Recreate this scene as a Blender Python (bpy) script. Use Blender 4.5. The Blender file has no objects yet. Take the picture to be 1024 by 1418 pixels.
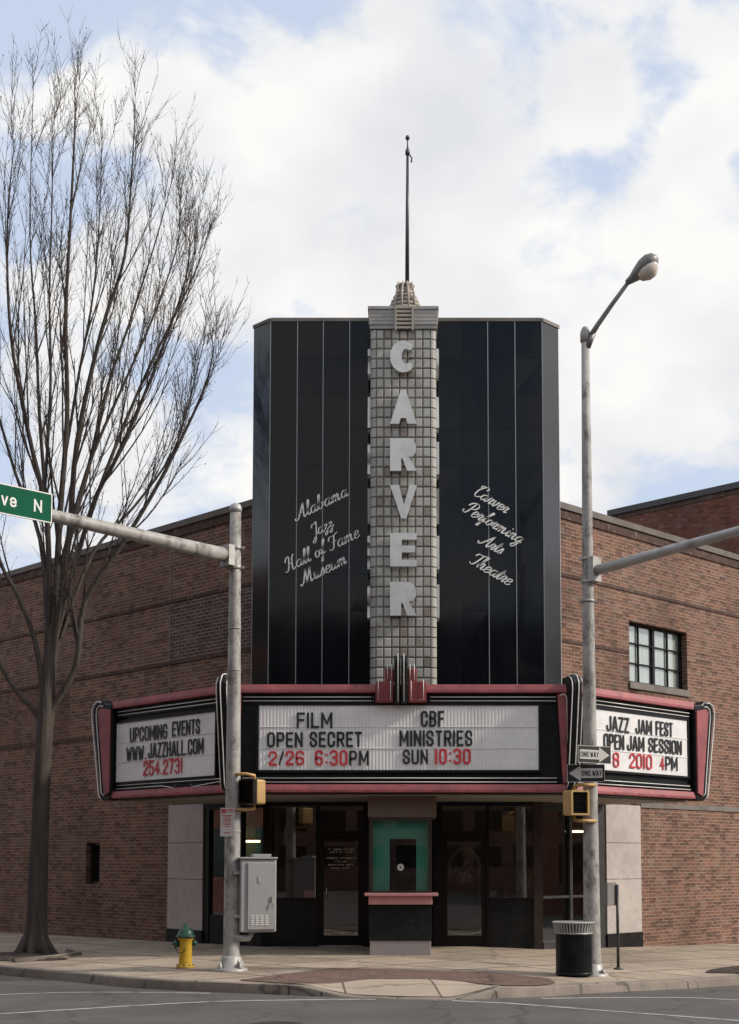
import bpy, bmesh, math, random
from math import sin, cos, pi, radians as R, sqrt
from mathutils import Vector, Matrix

random.seed(7)
C = bpy.context.scene.collection
SC = bpy.context.scene
S2 = sqrt(0.5)

# ------------------------------------------------------------------ camera
cd = bpy.data.cameras.new('camera')
cam = bpy.data.objects.new('camera', cd)
C.objects.link(cam)
cam.location = (0, 0, 1.8)
cam.rotation_euler = (R(94.5), 0, 0)
cd.sensor_fit = 'HORIZONTAL'
cd.sensor_width = 36
cd.lens = 1878 / 1024 * 36
cd.shift_x = -39 / 1024
cd.shift_y = (1042 - 709) / 1024
cd.clip_start = 0.1
cd.clip_end = 3000
SC.camera = cam

# ------------------------------------------------------------------ world, sun, exposure
SUN_AZ, SUN_EL = 98, 33          # clockwise from +Y, above the horizon
w = bpy.data.worlds.new('World')
SC.world = w
w.use_nodes = True
nt = w.node_tree
nt.nodes.clear()
N = nt.nodes.new
L = nt.links.new
out = N('ShaderNodeOutputWorld')
bg = N('ShaderNodeBackground')
bg.inputs['Strength'].default_value = 0.1
L(bg.outputs[0], out.inputs[0])
sky = N('ShaderNodeTexSky')
sky.sky_type = 'NISHITA'
sky.sun_disc = False
sky.sun_elevation = R(SUN_EL)
sky.sun_rotation = R(SUN_AZ)
sky.air_density = 1.0
sky.dust_density = 1.6
tc = N('ShaderNodeTexCoord')


def wmath(op, a, b=None, clamp=False):
    n = N('ShaderNodeMath')
    n.operation = op
    n.use_clamp = clamp
    for i, v in enumerate((a, b)):
        if v is None:
            continue
        if isinstance(v, (int, float)):
            n.inputs[i].default_value = v
        else:
            L(v, n.inputs[i])
    return n.outputs[0]


mp = N('ShaderNodeMapping')
mp.inputs['Scale'].default_value = (1, 1, 1.45)
mp.inputs['Location'].default_value = (0.37, 0.1, 0.22)
L(tc.outputs['Generated'], mp.inputs['Vector'])
n1 = N('ShaderNodeTexNoise')
n1.inputs['Scale'].default_value = 8.0
n1.inputs['Detail'].default_value = 9
n1.inputs['Roughness'].default_value = 0.57
n1.inputs['Distortion'].default_value = 0.25
L(mp.outputs[0], n1.inputs['Vector'])
n2 = N('ShaderNodeTexNoise')
n2.inputs['Scale'].default_value = 7.0
n2.inputs['Detail'].default_value = 7
n2.inputs['Roughness'].default_value = 0.5
L(mp.outputs[0], n2.inputs['Vector'])
cov = n1.outputs['Fac']
sepy = N('ShaderNodeSeparateXYZ')
L(tc.outputs['Generated'], sepy.inputs[0])
# cloud banks and clear gaps, each in a compass direction of the sky: (x, z per unit y), radius, weight
for (tx, tz, rad, wt) in [(-0.261, 0.602, 0.085, -0.13), (-0.150, 0.610, 0.050, -0.07), (-0.080, 0.620, 0.069, -0.09), (0.098, 0.583, 0.035, -0.05), (0.191, 0.559, 0.062, -0.09), (0.188, 0.466, 0.054, -0.07), (-0.139, 0.479, 0.054, -0.07), (-0.118, 0.304, 0.093, -0.06), (0.074, 0.602, 0.054, 0.05), (-0.203, 0.554, 0.077, 0.12), (-0.080, 0.501, 0.100, 0.15), (0.005, 0.602, 0.046, 0.16), (0.079, 0.474, 0.108, 0.17), (0.150, 0.588, 0.029, 0.24), (0.231, 0.543, 0.027, 0.16), (0.212, 0.502, 0.042, 0.14), (0.218, 0.383, 0.085, 0.14), (0.026, 0.548, 0.046, 0.12), (-0.038, 0.564, 0.062, 0.12), (0.037, 0.378, 0.093, 0.10), (-0.240, 0.314, 0.077, 0.08)]:
    d = Vector((tx, 1, tz)).normalized()
    vm = N('ShaderNodeVectorMath')
    vm.operation = 'DISTANCE'
    L(tc.outputs['Generated'], vm.inputs[0])
    vm.inputs[1].default_value = d
    mr = N('ShaderNodeMapRange')
    mr.interpolation_type = 'SMOOTHSTEP'
    L(vm.outputs['Value'], mr.inputs['Value'])
    mr.inputs['From Min'].default_value = 0
    mr.inputs['From Max'].default_value = rad * 1.5
    mr.inputs['To Min'].default_value = wt
    mr.inputs['To Max'].default_value = 0
    cov = wmath('ADD', cov, mr.outputs[0])
bk = N('ShaderNodeMapRange')                # extra cloud behind the camera, added to brighten the facade
L(sepy.outputs['Y'], bk.inputs['Value'])
bk.inputs['From Min'].default_value = -.6
bk.inputs['From Max'].default_value = .5
bk.inputs['To Min'].default_value = .10
bk.inputs['To Max'].default_value = .03
cov = wmath('ADD', cov, bk.outputs[0])
mask = N('ShaderNodeMapRange')
mask.interpolation_type = 'SMOOTHSTEP'
L(cov, mask.inputs['Value'])
mask.inputs['From Min'].default_value = 0.455
mask.inputs['From Max'].default_value = 0.61
mask.inputs['To Min'].default_value = 0.0
mask.inputs['To Max'].default_value = 1.0
ramp = N('ShaderNodeValToRGB')
L(n2.outputs['Fac'], ramp.inputs['Fac'])
ramp.color_ramp.elements[0].position = 0.3
ramp.color_ramp.elements[0].color = (.77, .785, .825, 1)
ramp.color_ramp.elements[1].position = 0.62
ramp.color_ramp.elements[1].color = (1, .985, .965, 1)
csc = N('ShaderNodeVectorMath')
csc.operation = 'SCALE'
L(ramp.outputs[0], csc.inputs[0])
csc.inputs['Scale'].default_value = 6.1
ssc = N('ShaderNodeVectorMath')
ssc.operation = 'SCALE'
L(sky.outputs[0], ssc.inputs[0])
ssc.inputs['Scale'].default_value = 1.15
haze = N('ShaderNodeMixRGB')
sepd = N('ShaderNodeSeparateXYZ')
L(tc.outputs['Generated'], sepd.inputs[0])
hz_ = N('ShaderNodeMapRange')               # bright haze ahead; bluer sky behind, shaped to darken the tower's reflection
L(sepd.outputs['Y'], hz_.inputs['Value'])
hz_.inputs['From Min'].default_value = -.5
hz_.inputs['From Max'].default_value = .6
hz_.inputs['To Min'].default_value = .1
hz_.inputs['To Max'].default_value = .9
L(hz_.outputs[0], haze.inputs['Fac'])
L(ssc.outputs[0], haze.inputs[1])
haze.inputs[2].default_value = (3.75, 4.35, 5.4, 1)
mixc = N('ShaderNodeMixRGB')
L(mask.outputs[0], mixc.inputs['Fac'])
L(haze.outputs[0], mixc.inputs[1])
L(csc.outputs[0], mixc.inputs[2])
L(mixc.outputs[0], bg.inputs['Color'])

sl = bpy.data.lights.new('sun', 'SUN')
sl.energy = 2.15
sl.angle = R(5)
sl.color = (1, .90, .77)
sun = bpy.data.objects.new('sun', sl)
C.objects.link(sun)
sdir = Vector((sin(R(SUN_AZ)) * cos(R(SUN_EL)), cos(R(SUN_AZ)) * cos(R(SUN_EL)), sin(R(SUN_EL))))
sun.rotation_euler = (-sdir).to_track_quat('-Z', 'Y').to_euler()

SC.view_settings.view_transform = 'Standard'
SC.view_settings.look = 'None'
SC.view_settings.exposure = 0.70
SC.view_settings.gamma = 1
SC.cycles.max_bounces = 8
SC.cycles.transparent_max_bounces = 12
SC.cycles.caustics_reflective = False
SC.cycles.caustics_refractive = False

# ------------------------------------------------------------------ object helpers


def tag(o, label=None, cat=None, group=None, kind=None):
    if label: o['label'] = label
    if cat: o['category'] = cat
    if group: o['group'] = group
    if kind: o['kind'] = kind
    return o


def thing(name, label, cat, loc=(0, 0, 0), rz=0, group=None):
    o = bpy.data.objects.new(name, None)
    o.empty_display_size = .2
    C.objects.link(o)
    o.location = loc
    o.rotation_euler = (0, 0, rz)
    return tag(o, label, cat, group)


def copy_tree(o, parent=None):
    c = o.copy()
    C.objects.link(c)
    if parent: c.parent = parent
    for ch in o.children:
        copy_tree(ch, c)
    return c


class Frame:
    """A vertical plane: u along the wall (to the viewer's right), n outward, z up."""

    def __init__(s, o, u, n):
        s.o, s.u, s.n = Vector(o), Vector(u), Vector(n)

    def __call__(s, u, n, z):
        return s.o + s.u * u + s.n * n + Vector((0, 0, z))


def front(Y): return Frame((0, Y, 0), (1, 0, 0), (0, -1, 0))
def leftf(c): return Frame((0, c, 0), (S2, -S2, 0), (-S2, -S2, 0))     # planes X+Y=c
def rightf(c): return Frame((0, c, 0), (S2, S2, 0), (S2, -S2, 0))      # planes Y-X=c
WORLD = Frame((0, 0, 0), (1, 0, 0), (0, 1, 0))
Q = 1.41421356                                                          # X to u on a 45 degree wall


class MB:
    def __init__(s):
        s.bm = bmesh.new()
        s.keep = False

    def face(s, pts):
        try:
            return s.bm.faces.new([s.bm.verts.new(p) for p in pts])
        except ValueError:
            return None

    def prism(s, ring0, ring1, caps=True):
        a = [s.bm.verts.new(p) for p in ring0]
        b = [s.bm.verts.new(p) for p in ring1]
        n = len(a)
        for i in range(n):
            s.bm.faces.new((a[i], a[(i + 1) % n], b[(i + 1) % n], b[i]))
        if caps:
            s.bm.faces.new(a[::-1])
            s.bm.faces.new(b)
        return s

    def box(s, f, u0, u1, n0, n1, z0, z1):
        return s.prism([f(u0, n0, z0), f(u1, n0, z0), f(u1, n1, z0), f(u0, n1, z0)],
                       [f(u0, n0, z1), f(u1, n0, z1), f(u1, n1, z1), f(u0, n1, z1)])

    def plate(s, f, poly, n0, n1):
        """polygon of (u, z) with thickness from n0 to n1"""
        return s.prism([f(u, n0, z) for u, z in poly], [f(u, n1, z) for u, z in poly])

    def bevbox(s, f, u0, u1, n0, n1, z0, z1, b):
        """box whose outer (n1) face is chamfered by b"""
        m = n1 - b
        r0 = [f(u0, n0, z0), f(u1, n0, z0), f(u1, n0, z1), f(u0, n0, z1)]
        r1 = [f(u0, m, z0), f(u1, m, z0), f(u1, m, z1), f(u0, m, z1)]
        r2 = [f(u0 + b, n1, z0 + b), f(u1 - b, n1, z0 + b), f(u1 - b, n1, z1 - b), f(u0 + b, n1, z1 - b)]
        a, c, d = ([s.bm.verts.new(p) for p in r] for r in (r0, r1, r2))
        for i in range(4):
            j = (i + 1) % 4
            s.bm.faces.new((a[i], a[j], c[j], c[i]))
            s.bm.faces.new((c[i], c[j], d[j], d[i]))
        s.bm.faces.new(d)
        s.bm.faces.new(a[::-1])
        return s

    def tube(s, path, radii, n=10, caps=True):
        path = [Vector(p) for p in path]
        if isinstance(radii, (int, float)): radii = [radii] * len(path)
        rings = []
        ref = None
        for i, p in enumerate(path):
            t = (path[min(i + 1, len(path) - 1)] - path[max(i - 1, 0)])
            if t.length < 1e-9: t = Vector((0, 0, 1))
            t.normalize()
            if ref is None:
                ref = Vector((0, 0, 1)) if abs(t.z) < .9 else Vector((1, 0, 0))
            a = ref - t * ref.dot(t)
            if a.length < 1e-6:
                a = Vector((1, .3, .2)).cross(t)
            a.normalize()
            ref = a
            b = t.cross(a)
            rings.append([s.bm.verts.new(p + (a * cos(2 * pi * k / n) + b * sin(2 * pi * k / n)) * radii[i]) for k in range(n)])
        for r0, r1 in zip(rings, rings[1:]):
            for k in range(n):
                f = s.bm.faces.new((r0[k], r0[(k + 1) % n], r1[(k + 1) % n], r1[k]))
                f.smooth = n > 4
        if caps:
            s.bm.faces.new(rings[0][::-1])
            s.bm.faces.new(rings[-1])
        return s

    def lathe(s, o, prof, n=20, smooth=True):
        """profile of (radius, z) about a vertical axis"""
        o = Vector(o)
        rings = []
        for r, z in prof:
            rings.append([s.bm.verts.new(o + Vector((r * cos(2 * pi * k / n), r * sin(2 * pi * k / n), z))) for k in range(n)])
        for i, (r0, r1) in enumerate(zip(rings, rings[1:])):
            for k in range(n):
                f = s.bm.faces.new((r0[k], r0[(k + 1) % n], r1[(k + 1) % n], r1[k]))
                f.smooth = smooth
        if prof[0][0] > 1e-4: s.bm.faces.new(rings[0][::-1])
        if prof[-1][0] > 1e-4: s.bm.faces.new(rings[-1])
        return s

    def uv(s):
        lay = s.bm.loops.layers.uv.new('UVMap')
        for f in s.bm.faces:
            nn = f.normal
            if abs(nn.z) > .8:
                for l in f.loops: l[lay].uv = (l.vert.co.x, l.vert.co.y)
            else:
                t = Vector((-nn.y, nn.x, 0))
                t = t.normalized() if t.length > 1e-6 else Vector((1, 0, 0))
                for l in f.loops: l[lay].uv = (l.vert.co.dot(t), l.vert.co.z)

    def build(s, name, mat, parent=None, bevel=0, uvs=True):
        bmesh.ops.remove_doubles(s.bm, verts=s.bm.verts, dist=1e-6)
        if not s.keep: bmesh.ops.recalc_face_normals(s.bm, faces=s.bm.faces)
        s.bm.normal_update()
        if uvs: s.uv()
        if parent is not None:                      # things keep world-space meshes under an Empty: bring them home
            m = world_of(parent).inverted()
            s.bm.transform(m)
        me = bpy.data.meshes.new(name)
        s.bm.to_mesh(me)
        s.bm.free()
        o = bpy.data.objects.new(name, me)
        C.objects.link(o)
        me.materials.append(mat)
        if parent is not None: o.parent = parent
        if bevel:
            b = o.modifiers.new('bevel', 'BEVEL')
            b.width = bevel
            b.segments = 2
            b.limit_method = 'ANGLE'
        return o


def world_of(o):
    m = Matrix.LocRotScale(o.location, o.rotation_euler, o.scale)
    return world_of(o.parent) @ m if o.parent else m


# ------------------------------------------------------------------ materials
MATS = {}


def principled(name):
    m = bpy.data.materials.new(name)
    m.use_nodes = True
    t = m.node_tree
    b = t.nodes['Principled BSDF']
    return m, t, b


def pmat(name, col, rough=.6, var=.15, scale=3.0, bump=0.0, bscale=60, metal=0, spec=.5, stain=None, stain_amt=.5, stain_scale=1.2,
         stretch=(1, 1, 1)):
    m, t, b = principled(name)
    NN, LL = t.nodes.new, t.links.new
    co = NN('ShaderNodeTexCoord')
    mpn = NN('ShaderNodeMapping')
    mpn.inputs['Scale'].default_value = stretch
    LL(co.outputs['Object'], mpn.inputs[0])
    nz = NN('ShaderNodeTexNoise')
    nz.inputs['Scale'].default_value = scale
    nz.inputs['Detail'].default_value = 8
    nz.inputs['Roughness'].default_value = .65
    LL(mpn.outputs[0], nz.inputs['Vector'])
    rp = NN('ShaderNodeValToRGB')
    rp.color_ramp.elements[0].position = .3
    rp.color_ramp.elements[1].position = .7
    rp.color_ramp.elements[0].color = tuple(c * (1 - var) for c in col) + (1,)
    rp.color_ramp.elements[1].color = tuple(min(1, c * (1 + var)) for c in col) + (1,)
    LL(nz.outputs['Fac'], rp.inputs['Fac'])
    colour = rp.outputs[0]
    if stain:
        n3 = NN('ShaderNodeTexNoise')
        n3.inputs['Scale'].default_value = stain_scale
        n3.inputs['Detail'].default_value = 9
        n3.inputs['Roughness'].default_value = .7
        LL(mpn.outputs[0], n3.inputs['Vector'])
        mr_ = NN('ShaderNodeMapRange')
        LL(n3.outputs['Fac'], mr_.inputs['Value'])
        mr_.inputs['From Min'].default_value = .48
        mr_.inputs['From Max'].default_value = .68
        mr_.inputs['To Max'].default_value = stain_amt
        mx = NN('ShaderNodeMixRGB')
        LL(mr_.outputs[0], mx.inputs['Fac'])
        LL(colour, mx.inputs[1])
        mx.inputs[2].default_value = tuple(stain) + (1,)
        colour = mx.outputs[0]
    LL(colour, b.inputs['Base Color'])
    b.inputs['Roughness'].default_value = rough
    b.inputs['Metallic'].default_value = metal
    b.inputs['Specular IOR Level'].default_value = spec
    rr = NN('ShaderNodeMapRange')
    LL(nz.outputs['Fac'], rr.inputs['Value'])
    rr.inputs['To Min'].default_value = max(.02, rough - .12)
    rr.inputs['To Max'].default_value = min(1, rough + .12)
    LL(rr.outputs[0], b.inputs['Roughness'])
    if bump:
        n4 = NN('ShaderNodeTexNoise')
        n4.inputs['Scale'].default_value = bscale
        n4.inputs['Detail'].default_value = 4
        LL(mpn.outputs[0], n4.inputs['Vector'])
        bp = NN('ShaderNodeBump')
        bp.inputs['Strength'].default_value = bump
        bp.inputs['Distance'].default_value = .02
        LL(n4.outputs['Fac'], bp.inputs['Height'])
        LL(bp.outputs[0], b.inputs['Normal'])
    return m


def brick_mat(name, c1, c2, mortar, bw=.21, rh=.0705, ms=.007, dark=(.03, .02, .018), pale=(.30, .24, .20)):
    m, t, b = principled(name)
    NN, LL = t.nodes.new, t.links.new
    co = NN('ShaderNodeTexCoord')
    br = NN('ShaderNodeTexBrick')
    LL(co.outputs['UV'], br.inputs['Vector'])
    br.inputs['Scale'].default_value = 1
    br.inputs['Brick Width'].default_value = bw
    br.inputs['Row Height'].default_value = rh
    br.inputs['Mortar Size'].default_value = ms
    br.inputs['Mortar Smooth'].default_value = .2
    br.inputs['Bias'].default_value = 0
    br.inputs['Color1'].default_value = c1 + (1,)
    br.inputs['Color2'].default_value = c2 + (1,)
    br.inputs['Mortar'].default_value = mortar + (1,)

    def noise(sc, det=8, ro=.6, src=co.outputs['Object']):
        n = NN('ShaderNodeTexNoise')
        n.inputs['Scale'].default_value = sc
        n.inputs['Detail'].default_value = det
        n.inputs['Roughness'].default_value = ro
        LL(src, n.inputs['Vector'])
        return n.outputs['Fac']

    def mix(fac, c, col, lo, hi, amt, mode='MIX'):
        r_ = NN('ShaderNodeMapRange')
        LL(fac, r_.inputs['Value'])
        r_.inputs['From Min'].default_value = lo
        r_.inputs['From Max'].default_value = hi
        r_.inputs['To Max'].default_value = amt
        x = NN('ShaderNodeMixRGB')
        x.blend_type = mode
        LL(r_.outputs[0], x.inputs['Fac'])
        LL(c, x.inputs[1])
        x.inputs[2].default_value = col + (1,)
        return x.outputs[0]
    c = br.outputs['Color']
    # single bricks burnt dark or pale: cells the size of a brick
    snap = NN('ShaderNodeMapping')
    snap.inputs['Scale'].default_value = (1 / bw, 1 / rh, 1)
    LL(co.outputs['UV'], snap.inputs[0])
    vor = NN('ShaderNodeTexVoronoi')
    vor.inputs['Scale'].default_value = 1
    vor.inputs['Randomness'].default_value = .3
    LL(snap.outputs[0], vor.inputs['Vector'])
    sep = NN('ShaderNodeSeparateColor')
    LL(vor.outputs['Color'], sep.inputs[0])
    c = mix(sep.outputs[0], c, dark, .72, .9, .45)
    c = mix(sep.outputs[1], c, pale, .85, 1.0, .4)
    c = mix(noise(.35), c, dark, .45, .75, .55)
    c = mix(noise(.9, 9, .7), c, pale, .5, .8, .35)
    # rain streaks and soot
    st = NN('ShaderNodeMapping')
    st.inputs['Scale'].default_value = (3.0, 3.0, .25)
    LL(co.outputs['Object'], st.inputs[0])
    c = mix(noise(1.0, 8, .65, st.outputs[0]), c, dark, .52, .8, .4)
    LL(c, b.inputs['Base Color'])
    b.inputs['Roughness'].default_value = .85
    b.inputs['Specular IOR Level'].default_value = .25
    bp = NN('ShaderNodeBump')
    bp.inputs['Strength'].default_value = .5
    bp.inputs['Distance'].default_value = .012
    bp.invert = True
    LL(br.outputs['Fac'], bp.inputs['Height'])
    LL(bp.outputs[0], b.inputs['Normal'])
    return m


def glass_mat(name, tint=(.5, .52, .5), ior=1.5, rough=.0):
    m = bpy.data.materials.new(name)
    m.use_nodes = True
    t = m.node_tree
    t.nodes.clear()
    NN, LL = t.nodes.new, t.links.new
    o = NN('ShaderNodeOutputMaterial')
    tr = NN('ShaderNodeBsdfTransparent')
    tr.inputs[0].default_value = tint + (1,)
    gl = NN('ShaderNodeBsdfGlossy')
    gl.inputs['Roughness'].default_value = rough
    gl.inputs['Color'].default_value = (.95, .97, 1, 1)
    fr = NN('ShaderNodeFresnel')
    ge = NN('ShaderNodeNewGeometry')                # the same reflectance from either side of the thin pane
    im = NN('ShaderNodeMapRange')
    LL(ge.outputs['Backfacing'], im.inputs['Value'])
    im.inputs['To Min'].default_value = ior
    im.inputs['To Max'].default_value = 1 / ior
    LL(im.outputs[0], fr.inputs[0])
    mu = NN('ShaderNodeMath')
    mu.operation = 'MULTIPLY'
    mu.inputs[1].default_value = 2.8
    mu.use_clamp = True
    LL(fr.outputs[0], mu.inputs[0])
    mx = NN('ShaderNodeMixShader')
    LL(mu.outputs[0], mx.inputs[0])
    LL(tr.outputs[0], mx.inputs[1])
    LL(gl.outputs[0], mx.inputs[2])
    LL(mx.outputs[0], o.inputs[0])
    return m


def block_mat(name, c1, c2):
    """glass blocks: each cell slightly different"""
    m, t, b = principled(name)
    NN, LL = t.nodes.new, t.links.new
    oi = NN('ShaderNodeNewGeometry')
    rp = NN('ShaderNodeValToRGB')
    LL(oi.outputs['Random Per Island'], rp.inputs['Fac'])
    rp.color_ramp.elements[0].color = c1 + (1,)
    rp.color_ramp.elements[1].color = c2 + (1,)
    co = NN('ShaderNodeTexCoord')
    nz = NN('ShaderNodeTexNoise')
    nz.inputs['Scale'].default_value = 1.3
    nz.inputs['Detail'].default_value = 9
    nz.inputs['Roughness'].default_value = .7
    LL(co.outputs['Object'], nz.inputs['Vector'])
    mr_ = NN('ShaderNodeMapRange')
    LL(nz.outputs['Fac'], mr_.inputs['Value'])
    mr_.inputs['From Min'].default_value = .5
    mr_.inputs['From Max'].default_value = .75
    mr_.inputs['To Max'].default_value = .6
    mx = NN('ShaderNodeMixRGB')
    LL(mr_.outputs[0], mx.inputs['Fac'])
    LL(rp.outputs[0], mx.inputs[1])
    mx.inputs[2].default_value = (.16, .12, .09, 1)
    LL(mx.outputs[0], b.inputs['Base Color'])
    b.inputs['Roughness'].default_value = .22
    return m


def joint_mat(name, col, jw, jh, joint, var=.14, jsize=.012, stain=(.05, .045, .04), rot=0, bump=.15, dirt=.45, crack=.6):
    """concrete with sawn joints"""
    m, t, b = principled(name)
    NN, LL = t.nodes.new, t.links.new
    co = NN('ShaderNodeTexCoord')
    mpn = NN('ShaderNodeMapping')
    mpn.inputs['Rotation'].default_value = (0, 0, rot)
    LL(co.outputs['UV'], mpn.inputs[0])
    br = NN('ShaderNodeTexBrick')
    br.offset = 0 if jw > .4 else .5
    LL(mpn.outputs[0], br.inputs['Vector'])
    br.inputs['Scale'].default_value = 1
    br.inputs['Brick Width'].default_value = jw
    br.inputs['Row Height'].default_value = jh
    br.inputs['Mortar Size'].default_value = jsize
    br.inputs['Mortar Smooth'].default_value = .1
    br.inputs['Color1'].default_value = tuple(c * (1 - var) for c in col) + (1,)
    br.inputs['Color2'].default_value = tuple(c * (1 + var) for c in col) + (1,)
    br.inputs['Mortar'].default_value = joint + (1,)
    c = br.outputs['Color']
    for sc, lo, hi, amt, cc in ((.55, .42, .72, dirt, stain), (3.5, .5, .75, dirt * .8, stain), (14, .56, .72, dirt * .5, tuple(min(1, x * 1.5) for x in col)), (40, .56, .66, dirt * .7, stain), (130, .55, .64, dirt * .6, stain)):
        n = NN('ShaderNodeTexNoise')
        n.inputs['Scale'].default_value = sc
        n.inputs['Detail'].default_value = 8
        n.inputs['Roughness'].default_value = .65
        LL(co.outputs['Object'], n.inputs['Vector'])
        r_ = NN('ShaderNodeMapRange')
        LL(n.outputs['Fac'], r_.inputs['Value'])
        r_.inputs['From Min'].default_value = lo
        r_.inputs['From Max'].default_value = hi
        r_.inputs['To Max'].default_value = amt
        x = NN('ShaderNodeMixRGB')
        LL(r_.outputs[0], x.inputs['Fac'])
        LL(c, x.inputs[1])
        x.inputs[2].default_value = cc + (1,)
        c = x.outputs[0]
    nw = NN('ShaderNodeTexNoise')
    nw.inputs['Scale'].default_value = 1.4
    nw.inputs['Detail'].default_value = 6
    LL(co.outputs['Object'], nw.inputs['Vector'])
    ad = NN('ShaderNodeVectorMath')
    ad.operation = 'MULTIPLY_ADD'
    LL(nw.outputs['Color'], ad.inputs[0])
    ad.inputs[1].default_value = (.9, .9, 0)
    LL(co.outputs['Object'], ad.inputs[2])
    vo = NN('ShaderNodeTexVoronoi')
    vo.feature = 'DISTANCE_TO_EDGE'
    vo.inputs['Scale'].default_value = .42
    LL(ad.outputs[0], vo.inputs['Vector'])
    ck = NN('ShaderNodeMapRange')
    LL(vo.outputs['Distance'], ck.inputs['Value'])
    ck.inputs['From Min'].default_value = .004
    ck.inputs['From Max'].default_value = .016
    ck.inputs['To Min'].default_value = crack
    ck.inputs['To Max'].default_value = 0
    xc = NN('ShaderNodeMixRGB')
    LL(ck.outputs[0], xc.inputs['Fac'])
    LL(c, xc.inputs[1])
    xc.inputs[2].default_value = tuple(q * .5 for q in stain) + (1,)
    c = xc.outputs[0]
    LL(c, b.inputs['Base Color'])
    b.inputs['Roughness'].default_value = .85
    b.inputs['Specular IOR Level'].default_value = .3
    nb = NN('ShaderNodeTexNoise')
    nb.inputs['Scale'].default_value = 90
    LL(co.outputs['Object'], nb.inputs['Vector'])
    bp = NN('ShaderNodeBump')
    bp.inputs['Strength'].default_value = bump
    bp.inputs['Distance'].default_value = .01
    LL(nb.outputs['Fac'], bp.inputs['Height'])
    LL(bp.outputs[0], b.inputs['Normal'])
    return m


def emit_mat(name, col, s):
    m = bpy.data.materials.new(name)
    m.use_nodes = True
    b = m.node_tree.nodes['Principled BSDF']
    b.inputs['Base Color'].default_value = col + (1,)
    b.inputs['Emission Color'].default_value = col + (1,)
    b.inputs['Emission Strength'].default_value = s
    return m


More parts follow.
